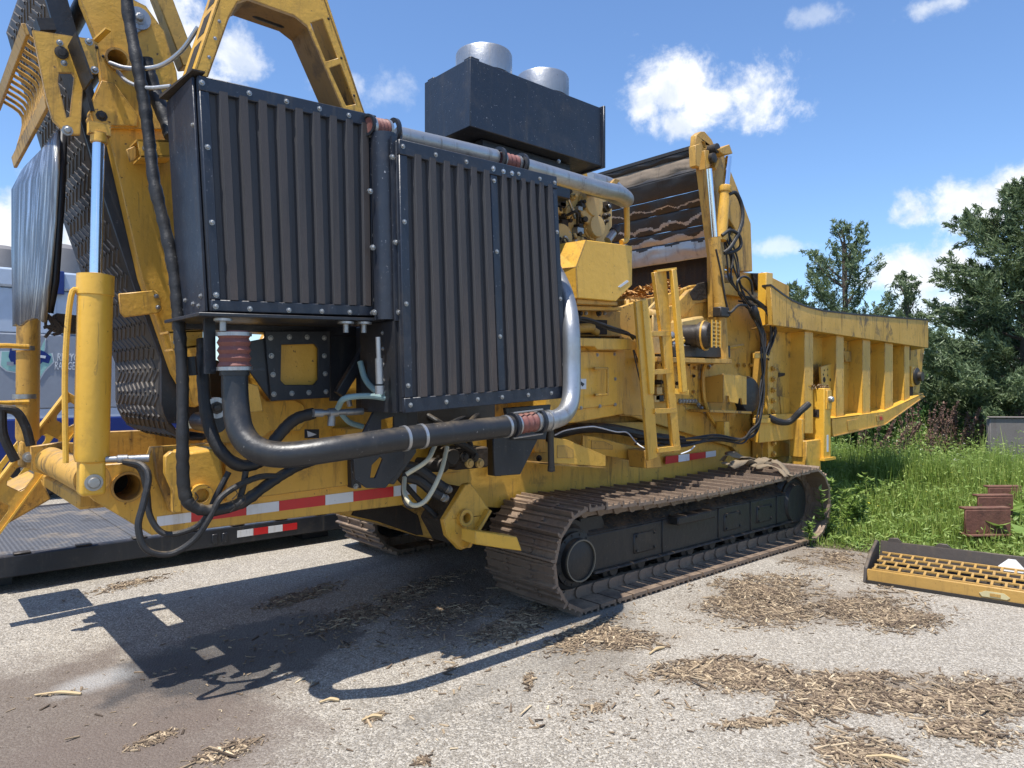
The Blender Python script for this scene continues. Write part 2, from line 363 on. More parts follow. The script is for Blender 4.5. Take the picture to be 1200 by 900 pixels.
def track(y0, y1, near):
    yc = (y0 + y1) / 2; xa, xb, R = 3.90, 7.42, .405
    fr = MB()   # side frame with sloped top
    fy0, fy1 = (y0 + .22, y1 - .13)
    prof = [(4.22, .18), (4.05, .36), (4.05, .58), (4.18, .70), (7.3, .70), (7.42, .60), (7.42, .32), (7.3, .18)]
    fr.poly([(x, fy0 + (.10 if z > .62 else 0), z) for x, z in prof][:0] or [(4.16, fy0, .22), (4.02, fy0, .34), (4.10, fy0, .52), (7.62, fy0, .52), (7.62, fy0, .26), (7.5, fy0, .22)], (0, fy1 - fy0, 0))
    fr.hexa([(4.10, fy0 + .002, .52), (7.62, fy0 + .002, .52), (7.62, fy1, .52), (4.10, fy1, .52)], [(4.2, fy0 + .15, .67), (7.55, fy0 + .15, .67), (7.55, fy1, .67), (4.2, fy1, .67)])
    fr.box(4.16, 7.55, fy0 - .03, fy0 + .03, .205, .228)                 # lower guard flange
    F = fr.build('track_frame', TBLK, G, .012, seg=2)
    pm = shoe_mesh(y1 - y0)
    per = 2 * (xb - xa) + 2 * math.pi * R; n = 50
    for i in range(n):
        s = (i + .35) * per / n; L = xb - xa; hc = math.pi * R
        if s < L: x, z, a = xa + s, 2 * R + (-.05 * math.sin(math.pi * s / L) if near else -.03 * math.sin(math.pi * s / L)), 0
        elif s < L + hc: t = (s - L) / R; x, z, a = xb + R * math.sin(t), R + R * math.cos(t), t
        elif s < 2 * L + hc: x, z, a = xb - (s - L - hc), 0, math.pi
        else: t = (s - 2 * L - hc) / R; x, z, a = xa - R * math.sin(t), R - R * math.cos(t), math.pi + t
        o = link('track_shoe', pm, None, F, (x, yc + random.uniform(-.004, .004), z + .004)); o.rotation_euler = (0, a + random.uniform(-.012, .012), 0)
    for x, nm in ((xa, 'idler_wheel'), (xb, 'drive_sprocket')):
        w = MB().lathe((x, yc - .16, R), (0, 1, 0), [(.10, -.02), (.2, -.02), (.23, .02), (.265, .02), (.268, .30), (.10, .32)], 28)
        w.build(nm, TBLK, F)
    if near:
        MB().lathe((xa + .01, y0 + .39, R - .03), (0, -1, 0), [(.235, 0), (.235, .18), (.205, .19), (.205, .225), (.165, .232), (.16, .27), (.15, .275), (0, .277)], 30).build('final_drive', TBLK, F)
        MB().ring((xa + .01, y0 + .114, R - .03), (0, -1, 0), .158, .148, .012, 30).build('hub_seal', simple('worn_seal', (.17, .145, .105), .6), F)
        for k in range(14):
            t = 2 * math.pi * k / 14; bolt((xa + .01 + .186 * math.cos(t), y0 + .166, R - .03 + .186 * math.sin(t)), .011, TBLK, F, name='hub_bolt')
        MB().poly([(4.0, y0 + .25, .3), (4.12, y0 + .25, .2), (4.32, y0 + .25, .2), (4.45, y0 + .25, .34), (4.3, y0 + .25, .66), (4.05, y0 + .25, .66)], (0, .3, 0)).build('drive_guard', TBLK, F, .01)
        MB().lathe((xb, y0 + .5, R), (0, -1, 0), [(.31, 0), (.31, .2), (.27, .24), (.2, .26), (.2, .30), (0, .3)], 26).build('sprocket_cover', TBLK, F)
        # tread step box, covers, seams on the side of the frame
        b = MB(); b.box(5.15, 5.75, fy0 - .10, fy0 + .02, .47, .545); b.build('step_bracket', TBLK, F, .012)
        for xx in (4.66, 6.02, 6.62):
            b = MB(); b.box(xx, xx + .30, fy0 - .012, fy0 + .01, .285, .455); b.build('cover_plate', TBLK, F, .01)
            for q, z in ((xx + .03, .31), (xx + .27, .31), (xx + .03, .43), (xx + .27, .43)): bolt((q, fy0 - .012, z), .012, TBLK, F, name='cover_bolt')
        for xx in (5.05, 5.92, 6.5, 7.02):
            b = MB(); b.box(xx, xx + .022, fy0 - .009, fy0 + .02, .235, .52); b.build('weld_seam', TBLK, F, .004)
    for k in range(9):
        x = 4.42 + k * .355
        MB().lathe((x, yc - .13, .20), (0, 1, 0), [(.05, -.02), (.062, 0), (.098, .015), (.098, .05), (.075, .07), (.075, .22), (.098, .24), (.098, .28), (.05, .30)], 16).build('track_roller', TBLK, F)
    if near:   # mud and chips lying on the ledge of the frame
        vs, fs = [], []
        for i in range(700):
            x = rng.uniform(4.25, 7.4); y = fy0 + rng.uniform(.0, .2); z = .535 + (y - fy0) * .72 + rng.uniform(0, .02)
            a = rng.uniform(0, 6.28); L = rng.uniform(.008, .03); w = rng.uniform(.003, .008); c, s_ = math.cos(a), math.sin(a); k = len(vs)
            vs += [(x - c * L - s_ * w, y - s_ * L * .5 + c * w, z), (x + c * L - s_ * w, y + s_ * L * .5 + c * w, z + .008), (x + c * L + s_ * w, y + s_ * L * .5 - c * w, z + .004), (x - c * L + s_ * w, y - s_ * L * .5 - c * w, z)]
            fs.append((k, k + 1, k + 2, k + 3))
        me = bpy.data.meshes.new('chip_litter'); me.from_pydata(vs, [], fs); o = link('chip_litter', me, CRUD2, F); o['kind'] = 'stuff'; o.location = -WL[F]
track(3.54, 4.29, True)
track(6.0, 6.75, False)

# ---------------------------------------------------------------- chassis
out = [(90, 568), (100, 546), (172, 541), (178, 524), (240, 520), (520, 500), (935, 490), (960, 520), (900, 560), (640, 600), (545, 592), (480, 591), (178, 627), (112, 588)]
holed('chassis_side', xz(out, CY), [circ(150, 571, CY, .072)], CY, .06, YEL, G)
FY = 5.95
for q in ([(90, 568), (100, 546), (172, 541), (178, 524), (520, 505), (935, 500), (935, 560), (545, 592), (480, 591), (178, 627)],):
    MB().poly([(p.x, FY, p.z) for p in (P(a, b, CY) for a, b in q)], (0, .06, 0)).build('chassis_side', YELD, G, .004)
b = MB(); b.box(1.25, 7.6, CY + .06, FY, 1.02, 1.06); b.build('belly_plate', YELD, G)
for x in (4.6, 7.4):
    b = MB(); b.box(x, x + .2, CY + .06, 6.1, .55, 1.0); b.build('axle_beam', YELD, G, .01)
b = MB(); b.box(3.2, 7.5, CY + .07, FY - .01, 1.07, 1.75); b.build('engine_bed', YELD, G, .01)
MB().ring(P(150, 571, CY - .012), (0, 1, 0), .084, .071, .5).build('pipe_socket', YELD, G)
MB().cyl(P(150, 571, CY + .3), P(150, 571, CY + .3) + Vector((0, .02, 0)), .075).build('socket_back', CRUD, G)
MB().ring(P(237, 581, 4.02), (0, 1, 0), .062, .038, .32).build('pivot_bushing', YEL, G)
MB().cyl(P(237, 581, 4.12), P(237, 581, 4.14), .04).build('bushing_back', CRUD, G)
plate('pocket_plate', [(201, 529), (213, 531), (213, 601), (203, 601), (203, 575), (194, 555), (194, 535)], 4.02, .05, YEL, G)
b = MB(); b.poly([P(212, 531, 4.06), P(258, 525, 4.06), P(262, 560, 4.06), P(258, 590, 4.06), P(214, 590, 4.06)], (0, .27, 0)); b.build('pocket_block', YEL, G, .015, seg=2)
plate('end_gusset', [(180, 524), (192, 523), (192, 545), (212, 600), (200, 600), (184, 560)], 4.28, .05, YELD, G)
# reflective tape
def tape(segs, top, bot, Y, parent, x0, x1):
    for a, b_, m in segs:
        def yy(l, x): return l[0] + (l[1] - l[0]) * (x - x0) / (x1 - x0)
        MB().poly([P(a, yy(bot, a), Y), P(b_, yy(bot, b_), Y), P(b_, yy(top, b_), Y), P(a, yy(top, a), Y)], (0, .003, 0)).build('reflective_tape', m, parent)
tape([(184, 224, WHT), (224, 288.6, RED), (289, 327, WHT), (327.3, 381, RED), (381.5, 414, WHT), (414.3, 461, RED), (461.5, 488, WHT)], (605.5, 566.5), (617, 578.5), CY - .004, G, 184, 488)
tape([(780, 795, RED), (795.3, 808, WHT), (808.3, 827, RED), (827.3, 839, WHT)], (535, 528), (544, 534.5), 4.29, G, 780, 839)
# hinge end: cross tube, lugs, sloping folding frame on the far side
c0, c1 = P(108, 562, 4.32), P(108, 562, 4.32) + Vector((0, 1.5, 0))
m = MB(); m.cyl(c0, c1, .088, n=28); m.build('cross_tube', YELD, G)
m = MB(); m.box(c0.x + .0, c0.x + .30, CY + .4, FY, c0.z - .22, c0.z - .12); m.build('cross_member', YELD, G, .02)
for Y in (5.62,):
    q = P(108, 562, 4.26)
    pts = [(q.x - .09, q.z - .07), (q.x - .10, q.z + .09), (q.x + .08, q.z + .11), (q.x + .30, q.z + .08), (q.x + .45, q.z - .12), (q.x + .05, q.z - .14)]
    MB().poly([(x, Y, z) for x, z in pts], (0, .045, 0)).build('hinge_lug', YELD, G, .006)
def sloped(name, a, b, Y, w, n, mat, th=.03):
    A, B = P(*a, Y), P(*b, Y); d = B - A; L = math.hypot(d.x, d.z); ux, uz = d.x / L, d.z / L; nx, nz = -uz, ux
    f = lambda s, t: (A.x + ux * s + nx * t, A.z + uz * s + nz * t)
    o = [f(0, -w / 2), f(L, -w / 2), f(L, w / 2), f(0, w / 2)]; hs = []
    for k in range(n):
        s0, s1 = L * (k + .22) / n, L * (k + .80) / n
        hs.append([f(s0, -w * .22), f(s0 + .03, -w * .3), f(s1 - .03, -w * .3), f(s1, -w * .22), f(s1, w * .22), f(s1 - .03, w * .3), f(s0 + .03, w * .3), f(s0, w * .22)])
    holed(name, o, hs, Y, th, mat, G)
sloped('folding_frame', (-22, 622), (95, 468), 5.95, .20, 4, YEL)
sloped('folding_frame', (-22, 598), (52, 502), 6.9, .2, 3, YELC)
m = MB(); A, B = P(-22, 622, 5.95), P(95, 468, 5.95)
for t in (-.1, .1):
    o = Vector((-(B - A).z, 0, (B - A).x)).normalized() * t
    m.bar(A + o + Vector((0, .04, 0)), B + o + Vector((0, .04, 0)), .11, .012, up=o)
m.build('frame_flange', YELC, G)
m = MB(); m.poly([P(-10, 590, 6.1), P(48, 560, 6.1), P(60, 585, 6.1), P(-10, 625, 6.1)], (0, .6, 0)); m.build('folding_deck', YELD, G, .01)

# ---------------------------------------------------------------- lifting cylinders
def ram(base, top, split, r, rod, Y, mat, parent, rodmat=CHROME, cap=True):
    b0, t0 = P(*base, Y), P(*top, Y); d = t0 - b0; s = b0 + d * split; u = d.normalized()
    B = MB(); B.lathe(b0 + u * .02, u, [(r * .9, 0), (r, .03), (r, (s - b0).length - .13), (r * 1.06, (s - b0).length - .125), (r * 1.06, (s - b0).length - .02), (rod, (s - b0).length - .01)], 30)
    o = B.build('lift_cylinder', mat, parent)
    MB().cyl(s - u * .05, t0, rod, n=20).build('piston_rod', rodmat, o)
    E = MB(); E.box(b0.x - r * .72, b0.x + r * .72, b0.y - .055, b0.y + .06, b0.z - .155, b0.z + .03); E.build('clevis', mat, o, .02, seg=3)
    E = MB(); E.lathe(b0 + Vector((0, .1, -.085)), (0, -1, 0), [(r * .36, 0), (r * .36, .17), (r * .30, .178), (0, .18)], 18); E.ring(b0 + Vector((0, -.062, -.085)), (0, 1, 0), r * .52, r * .36, .01); E.build('pin', STEEL, o)
    return o, b0, s, t0
cylo, b0, s0, t0 = ram((107, 545), (116, 152), .565, .082, .029, 4.20, YELC, G)
MB().tube([b0 + Vector((-.115, -.01, .02)), b0 + Vector((-.118, -.01, .5)), s0 + Vector((-.112, -.01, -.12)), s0 + Vector((-.07, -.01, -.09))], .014, 8, 5).build('cylinder_line', YELC, cylo)
MB().box(t0.x - .05, t0.x + .05, t0.y - .03, t0.y + .03, t0.z - .03, t0.z + .03).cyl(t0 + Vector((0, 0, -.07)), t0 + Vector((0, 0, -.02)), .04).build('rod_eye', YEL, cylo)
e = b0 + Vector((.055, -.05, .03))
MB().lathe(e, (1, -.25, -.02), [(.016, 0), (.016, .05), (.022, .055), (.022, .1), (.018, .105), (.021, .2), (.016, .205)], 12).build('hose_fitting', GALV, cylo)
cylf, b1, s1, t1 = ram((32, 520), (35, 250), .75, .068, .03, 5.7, YELD, G)
m = MB(); h = P(34, 410, 5.55)
m.tube([h + Vector((0, 0, .02)), h + Vector((-.17, -.02, .02)), h + Vector((-.19, -.02, -.02)), h + Vector((-.19, -.02, -.30)), h + Vector((-.17, -.02, -.34)), h + Vector((0, 0, -.34))], .016, 8, 3); m.build('grab_bar', YEL, cylf)
for k in (-.32, .0):
    MB().ring(h + Vector((.0, .15, k)), (0, 0, 1), .076, .069, .03).build('pipe_clamp', STEEL, cylf)
MB().tube([P(-25, 470, 5.5), P(-5, 478, 5.5), P(18, 482, 5.5), P(30, 500, 5.5), P(36, 522, 5.5)], .028, 10).build('cylinder_hose', HOSE, cylf)
MB().tube([P(2, 480, 5.5), P(4, 510, 5.5), P(18, 540, 5.5)], .028, 10).build('cylinder_hose', HOSE, cylf)

# ---------------------------------------------------------------- discharge conveyor, folded up
BY0, BY1 = 4.56, 5.66
path = []   # outer surface of the belt, from the top down round the tail drum: (x, z)
for z, x in ((4.0, .60), (3.8, .65), (3.54, .72), (2.85, .905), (2.2, 1.11), (1.85, 1.235)): path.append((x, z))
for k in range(1, 9):
    t = k / 8 * 1.9; path.append((1.48 - .245 * math.cos(t * .98 - .12) , 1.66 - .30 * math.sin(t)))
# smooth resample
pp = [Vector((x, 0, z)) for x, z in path]; fine_path = []
for i in range(len(pp) - 1):
    for k in range(8): fine_path.append(pp[i].lerp(pp[i + 1], k / 8))
fine_path.append(pp[-1])
m = MB(); prev = None
for i, q in enumerate(fine_path):
    d = (fine_path[min(i + 1, len(fine_path) - 1)] - fine_path[max(i - 1, 0)]).normalized(); n = Vector((-d.z, 0, d.x)); n = n if n.x < 0 or i > 40 else -n
    row = [m.bm.verts.new((q.x, y, q.z)) for y in (BY0, BY1)]
    if prev: m.bm.faces.new([prev[0], row[0], row[1], prev[1]])
    prev = row
belt = m.build('conveyor_belt', BELT, G)
sm = belt.modifiers.new('thick', 'SOLIDIFY'); sm.thickness = .02; sm.offset = 0
# moulded tread on the belt
def path_at(s):
    acc = 0
    for a, b in zip(fine_path, fine_path[1:]):
        L = (b - a).length
        if acc + L >= s: return a.lerp(b, (s - acc) / L), (b - a).normalized()
        acc += L
    return None
vs, fs = [], []; s = .05; row = 0
while True:
    r_ = path_at(s)
    if r_ is None: break
    q, d = r_; n = Vector((d.z, 0, -d.x)); n = n if n.x < 0 else -n
    if q.z < 1.6 and n.z > 0: n = -n
    ncol = 9
    for c in range(ncol):
        y = BY0 + .05 + (BY1 - BY0 - .1) * (c + .5 + (.0 if row % 2 else .5) - .25) / ncol
        sg = 1 if row % 2 else -1
        for (u0, w0, u1, w1) in ((-.032, -.05 * sg, .032, .05 * sg),):
            base = q + Vector((0, y, 0)); k = len(vs); h = .009; hw = .012
            A = base + d * u0 + Vector((0, w0, 0)); B = base + d * u1 + Vector((0, w1, 0))
            t = (B - A).normalized(); o = t.cross(n) * hw
            for pt in (A - o, A + o, B + o, B - o): vs.append(pt + n * .008)
            for pt in (A - o * .6, A + o * .6, B + o * .6, B - o * .6): vs.append(pt + n * (.008 + h))
            fs += [(k + 4, k + 5, k + 6, k + 7), (k, k + 1, k + 5, k + 4), (k + 1, k + 2, k + 6, k + 5), (k + 2, k + 3, k + 7, k + 6), (k + 3, k, k + 4, k + 7)]
    s += .074; row += 1
me = bpy.data.meshes.new('belt_tread'); me.from_pydata([tuple(v) for v in vs], [], fs); me.materials.append(BELT)
bm = bmesh.new(); bm.from_mesh(me); bmesh.ops.recalc_face_normals(bm, faces=bm.faces); bm.to_mesh(me); bm.free()
o = link('belt_tread', me, BELT, belt); o.location = -WL[belt]; o['kind'] = 'stuff'
# black side skirt along the belt edge
m = MB()
for a, b in zip(path[:8], path[1:9]):
    m.hexa([(a[0] - .01, BY0 - .03, a[1]), (b[0] - .01, BY0 - .03, b[1]), (b[0] + .10, BY0 - .03, b[1]), (a[0] + .10, BY0 - .03, a[1])],
           [(a[0] - .01, BY0 - .005, a[1]), (b[0] - .01, BY0 - .005, b[1]), (b[0] + .10, BY0 - .005, b[1]), (a[0] + .10, BY0 - .005, a[1])])
m.build('belt_skirt', BLK, G)
MB().cyl((1.50, BY0 + .02, 1.66), (1.50, BY1 - .02, 1.66), .2, n=28).build('tail_drum', DARK, G)
# inside of the folded conveyor: dark backing frame and idlers
m = MB()
for z, x in ((3.9, .86), (3.6, .95), (2.9, 1.15), (2.3, 1.32)): MB().cyl((x, BY0, z), (x, BY1, z), .05, n=12).build('idler_roller', DARK, G)
for Y in (5.68,):
    m = MB(); m.poly([(.66, Y, 4.0), (.98, Y, 4.0), (1.52, Y, 2.2), (1.62, Y, 1.5), (1.30, Y, 1.5), (1.24, Y, 1.9)], (0, .04, 0)); m.build('conveyor_side', YELD, G, .004)
# near arm of the conveyor
plate('conveyor_arm', [(126, 151), (206, 151), (206, 380), (244, 400), (244, 470), (228, 478), (205, 438), (166, 325)], AY, .10, YEL, G, .006)
up = [(84, -60), (146, -60), (157, 0), (171, 7), (192, 36), (207, 84), (214, 151), (164, 151), (108, 149), (103, 139), (107, 121), (119, 92), (116, 64), (114, 48), (95, 0)]
holed('hinge_plate', xz(up, AY - .03), [circ(138, 69, AY - .03, .052)], AY - .03, .06, YEL, G)
MB().ring(P(138, 69, AY - .05), (0, 1, 0), .062, .05, .25).build('hinge_tube', YELD, G)
MB().cyl(P(138, 69, AY + .1), P(138, 69, AY + .12), .055).build('tube_back', CRUD, G)
plate('cover_plate', [(107, 122), (119, 94), (134, 97), (162, 135), (161, 148), (110, 146)], AY - .045, .015, YEL, G, .003)
bolt(P(119, 136, AY - .045), .022, DARK, G); 
for a, b in ((121, 66), (113, 55), (128, 103)): bolt(P(a, b, AY - .03), .007, DARK, G)
m = MB(); q = P(163, 21, AY - .05); m.cyl(q, q + Vector((0, .03, 0)), .062, n=20); m.build('pivot_ear', GALV, G); bolt(q, .026, STEEL, G)
plate('pivot_ear_tab', [(156, 30), (172, 14), (174, 30), (160, 40)], AY - .045, .02, GALV, G)
MB().bar(P(166, -60, 4.9), P(220, 80, 4.9), .12, .1).build('rear_brace', YELD, G, .006)
m = MB(); q0, q1 = P(112, 48, AY - .05), P(127, 34, AY - .16); m.bar(q0, q1, .03, .012); m.build('stop_tab', YELC, G)
# folded bracket and comb grate
br = [(38, 35), (110, 46), (116, 85), (98, 87), (94, 158), (80, 158), (62, 141), (55, 118)]
holed('grate_bracket', xz(br, AY - .10), [xz([(69, 85), (84, 85), (87, 90), (82, 136), (78, 138), (68, 96)], AY - .10)], AY - .10, .02, YEL, G)
for a, b, r in ((70, 50, .012), (75, 74, .012), (104, 49, .015), (111, 82, .015), (79, 153, .02)): bolt(P(a, b, AY - .10), r, STEEL, G)
m = MB(); q = P(72, 62, AY - .10); m.lathe(q, (0, -1, 0), [(.032, 0), (.032, .008), (.018, .01), (.018, .014), (0, .014)], 20); m.build('bracket_pivot', DARK, G)
bx = P(30, 45, AY).x
g0, g1 = P(30, 34, AY - .05), P(55, 118, AY - .05)     # near ends of the upper and lower beams
m = MB(); m.bar(g0, g0 + Vector((0, 1.25, -.03)), .06, .02, up=(1, 0, .4)); m.build('grate_beam', YELD, G, .003)
m = MB(); m.bar(g1, g1 + Vector((0, 1.25, -.03)), .07, .02, up=(1, 0, .2)); m.build('grate_beam', YELD, G, .003)
for k in range(12):
    y = .04 + k * .1; m = MB(); mid = g0.lerp(g1, .30) + Vector((.10, y, 0))
    m.tube([g0 + Vector((0, y, -.01)), mid, g1 + Vector((0, y, 0))], .011, 6, 4); m.build('grate_bar', YELD, G)
m = MB(); m.bar(g0 + Vector((.18, 0, -.05)), g1 + Vector((.16, 0, .08)), .5, .01, up=(1, 0, .3)); m.poly([g0 + Vector((.2, 0, 0)), g1 + Vector((.2, 0, 0)), g1 + Vector((.2, 1.2, 0)), g0 + Vector((.2, 1.2, 0))], (.02, 0, 0)); m.build('grate_backing', DARK, G)
MB().bar(P(43, 32, AY + .05), P(62, 32, AY + .05), .1, .06, up=(.3, 0, 1)).build('scraper', DARK, G)
# rubber flap hanging below the grate
m = MB(); rows = [((66, 152), (26, 200)), ((64, 200), (14, 222)), ((60, 260), (13, 290)), ((54, 330), (13, 345)), ((49, 374), (13, 381))]
prev = None
for i, (a, b) in enumerate(rows):
    A, B = P(*a, 4.46), P(*b, 5.05); row = []
    for k in range(9):
        t = k / 8; q = A.lerp(B, t) + Vector((.006 * math.sin(t * 5 + i * .7), 0, (random.uniform(-.02, .02) if i == len(rows) - 1 else 0))); row.append(m.bm.verts.new(q))
    if prev:
        for k in range(8): m.bm.faces.new([prev[k], prev[k + 1], row[k + 1], row[k]])
    prev = row
o = m.build('rubber_flap', FLAP, G); sm = o.modifiers.new('thick', 'SOLIDIFY'); sm.thickness = .02
m = MB(); prev = None
for a in ((69, 150), (66, 230), (59, 330), (52, 366)):
    q = P(*a, 4.52); row = [m.bm.verts.new(q), m.bm.verts.new(q + Vector((.025, .03, 0)))]
    if prev: m.bm.faces.new([prev[0], prev[1], row[1], row[0]])
    prev = row
o = m.build('rubber_flap', BLK, G); sm = o.modifiers.new('thick', 'SOLIDIFY'); sm.thickness = .025
m = MB(); m.bar(P(62, 378, 4.56), P(92, 381, 4.56), .10, .10); m.build('skirt_end', CRUD, G, .01)
for k in range(7):
    q = P(52 + k * 2, 366 + k * 1.5, 4.5); MB().tube([q, q + Vector((random.uniform(-.02, .05), 0, -.03 - .03 * random.random())), q + Vector((random.uniform(-.03, .08), 0, -.07 - .04 * random.random()))], .009, 5, 2).build('torn_strip', CRUD, G)
# brackets on the arm
def tray(pts, Y, parent=G, mat=YEL):
    o = plate('hose_bracket', pts, Y, .012, mat, parent)
    m = MB(); a, b = P(*pts[0], Y), P(*pts[1], Y); m.hexa([a, b, b + Vector((0, 0, -.012)), a + Vector((0, 0, -.012))], [v + Vector((0, .16, 0)) for v in (a, b, b + Vector((0, 0, -.012)), a + Vector((0, 0, -.012)))])
    a, b = P(*pts[-1], Y), P(*pts[-2], Y); m.hexa([a, b, b + Vector((0, 0, .012)), a + Vector((0, 0, .012))], [v + Vector((0, .16, 0)) for v in (a, b, b + Vector((0, 0, .012)), a + Vector((0, 0, .012)))])
    m.build('bracket_flange', mat, o); return o
tray([(160, 163), (204, 164), (204, 184), (165, 185)], 4.24); bolt(P(170, 174, 4.24), .012, STEEL, G)
tray([(197, 388), (238, 386), (238, 406), (203, 411)], 4.10); bolt(P(206, 401, 4.10), .012, STEEL, G)
plate('guard_tab', [(139, 344), (182, 340), (187, 345), (190, 363), (185, 367), (146, 372), (141, 366)], 4.36, .02, YEL, G, .004)
for a, b in ((183, 347), (185, 360)): bolt(P(a, b, 4.36), .010, STEEL, G)
plate('arm_tab', [(148, 175), (160, 170), (160, 186), (153, 190)], 4.3, .02, YELD, G)
# ---------------------------------------------------------------- cooling screens (two radiator packs)
def cooler(name, corners, Y, depth, bars, groups, flange, side_bolts):
    """corners TL,TR,BR,BL of the front; groups = list of (u0, u1, ridges)"""
    TL, TR, BR, BL = [P(a, b, Y) for a, b in corners]
    def F(u, v, d=0.0):      # u to the right, v down, d outwards
        q = TL.lerp(TR, u).lerp(BL.lerp(BR, u), v); return Vector((q.x, Y - d, q.z))
    wid = (TR - TL).length; hei = (BL - TL).length
    m = MB(); m.hexa([F(0, 0), F(1, 0), F(1, 1), F(0, 1)], [F(0, 0, -depth), F(1, 0, -depth), F(1, 1, -depth), F(0, 1, -depth)]); H = m.build(name, BLK, G, .008, seg=2)
    ft, fb, fl, fr_ = flange
    def bar(u0, v0, u1, v1, d=.030):
        m = MB(); m.hexa([F(u0, v0, d), F(u1, v0, d), F(u1, v1, d), F(u0, v1, d)], [F(u0, v0, .001), F(u1, v0, .001), F(u1, v1, .001), F(u0, v1, .001)]); return m.build('frame_bar', NAVY, H, .004)
    bar(0, 0, 1, ft); bar(0, 1 - fb, 1, 1); bar(0, ft + .001, fl, 1 - fb - .001, .028); bar(1 - fr_, ft + .001, 1, 1 - fb - .001, .028)
    for i, (u0, u1, n) in enumerate(groups):
        if i: bar(groups[i - 1][1], ft + .001, u0, 1 - fb - .001, .028)
        m = MB(); prev = None; pr = []
        for k in range(n):
            a = u0 + (u1 - u0) * k / n; w = (u1 - u0) / n
            pr += [(a, .002), (a + .36 * w, .002), (a + .49 * w, .036), (a + .87 * w, .036), (a + .995 * w, .002)]
        pr.append((u1, .002))
        for u, d in pr:
            pass
            ttop = (.0 if d < .01 else -.012)
            row = [m.bm.verts.new(F(u, ft + (1 - ft - fb) * t + (.0 if t else ttop), d)) for t in (0, .25, .5, .75, 1.0)]
            if prev:
                for a, b, c, d_ in zip(prev, row, row[1:], prev[1:]): m.bm.faces.new([a, b, c, d_])
            prev = row
        o = m.build('corrugated_screen', SCREEN, H, 0, False); o.data.materials.append(RIDGE)
        for f in o.data.polygons:
            if (f.index // 4) % 5 == 2: f.material_index = 1
    for u, v in side_bolts: bolt(F(u, v, .030), .0105, STEEL, H)
    return H, F
R1, F1 = cooler('radiator', [(230, 90), (438, 137), (441, 371), (246, 365)], 3.55, .42, None, [(.05, .955, 9)], (.062, .05, .05, .045),
    [(.015, .03), (.25, .03), (.45, .03), (.64, .03), (.82, .03), (.97, .04), (.025, .3), (.025, .62), (.025, .93), (.02, .98), (.2, .985), (.42, .985), (.62, .985), (.8, .985), (.95, .985), (.975, .3), (.975, .6), (.975, .92)])
R2, F2 = cooler('radiator', [(464, 164), (649, 208), (662, 466), (471, 484)], 3.35, .45, None, [(.045, .53, 6), (.575, .965, 6)], (.055, .055, .045, .035),
    [(.02, .025), (.2, .028), (.38, .028), (.55, .028), (.72, .028), (.87, .028), (.98, .03), (.02, .3), (.02, .6), (.02, .9), (.98, .25), (.98, .55), (.98, .85), (.03, .972), (.22, .972), (.4, .972), (.55, .972), (.72, .972), (.88, .972), (.98, .972), (.552, .08), (.552, .37), (.552, .72)])
# end plate and brackets on the first pack
a, b, c, d = F1(0, 0, 0), F1(0, 0, -.42), F1(0, 1, -.42), F1(0, 1, 0)
m = MB(); m.poly([a + Vector((-.004, .01, .0)), b + Vector((-.004, 0, 0)), c + Vector((-.004, 0, 0)), d + Vector((-.004, .01, 0))], (-.014, 0, 0)); m.build('end_plate', NAVY, R1, .003)
for v, dd in ((.93, -.06), (.955, -.18), (.93, -.30), (.97, -.10), (.97, -.36), (.2, -.03)): bolt(F1(0, v, dd) + Vector((-.018, 0, 0)), .010, STEEL, R1, ax=(-1, 0, 0))
m = MB(); q = F1(0, 0, 0); m.hexa([q + Vector((-.03, -.035, .012)), q + Vector((.03, -.035, .015)), q + Vector((.03, .43, .015)), q + Vector((-.05, .43, .012))], [q + Vector((-.03, -.035, .02)), q + Vector((.03, -.035, .023)), q + Vector((.03, .43, .023)), q + Vector((-.05, .43, .03))]); m.build('top_flap', CRUD, R1)
m = MB(); q = F1(0, 1, 0); e = F1(1, 1, 0); m.hexa([q + Vector((-.07, -.06, -.03)), e + Vector((.02, -.06, -.03)), e + Vector((.02, .5, -.03)), q + Vector((-.07, .5, -.03))], [q + Vector((-.07, -.06, -.012)), e + Vector((.02, -.06, -.012)), e + Vector((.02, .5, -.012)), q + Vector((-.07, .5, -.012))]); m.build('mounting_shelf', BLK, R1, .003)
for u in (.06, .78, .90):
    q = F1(u, 1, .02) + Vector((0, 0, -.035)); m = MB(); m.lathe(q, (0, 0, -1), [(.045, 0), (.045, .012), (.016, .014), (.016, .06), (.01, .06)], 14); m.build('rubber_mount', STEEL, R1)
# rounded header tank between the packs
ta, tb = P(450, 158, 3.47), P(454, 375, 3.47)
m = MB(); m.cyl(ta, tb, .072, n=24); T = m.build('header_tank', NAVY, G)
m = MB(); m.bar(P(461, 160, 3.37), P(466, 376, 3.37), .035, .02, up=(0, 1, 0)); m.build('tank_flange', NAVY, T)
for a, b in ((460, 184), (464, 284), (467, 366), (434, 224), (437, 290), (439, 366)): bolt(P(a, b, 3.36 if a > 450 else 3.46), .012, STEEL, T)
# lower end of the second pack: bolted side flange
m = MB(); a, b = F2(0, .66, 0), F2(0, 1, 0); m.poly([a + Vector((-.003, .03, 0)), b + Vector((-.003, .03, 0)), b + Vector((-.003, .34, 0)), a + Vector((-.003, .34, 0))], (-.012, 0, 0)); m.build('side_flange', BLK, R2)
for v in (.70, .76, .82, .88, .94): bolt(F2(0, v, -.16) + Vector((-.015, 0, 0)), .009, STEEL, R2, ax=(-1, 0, 0))

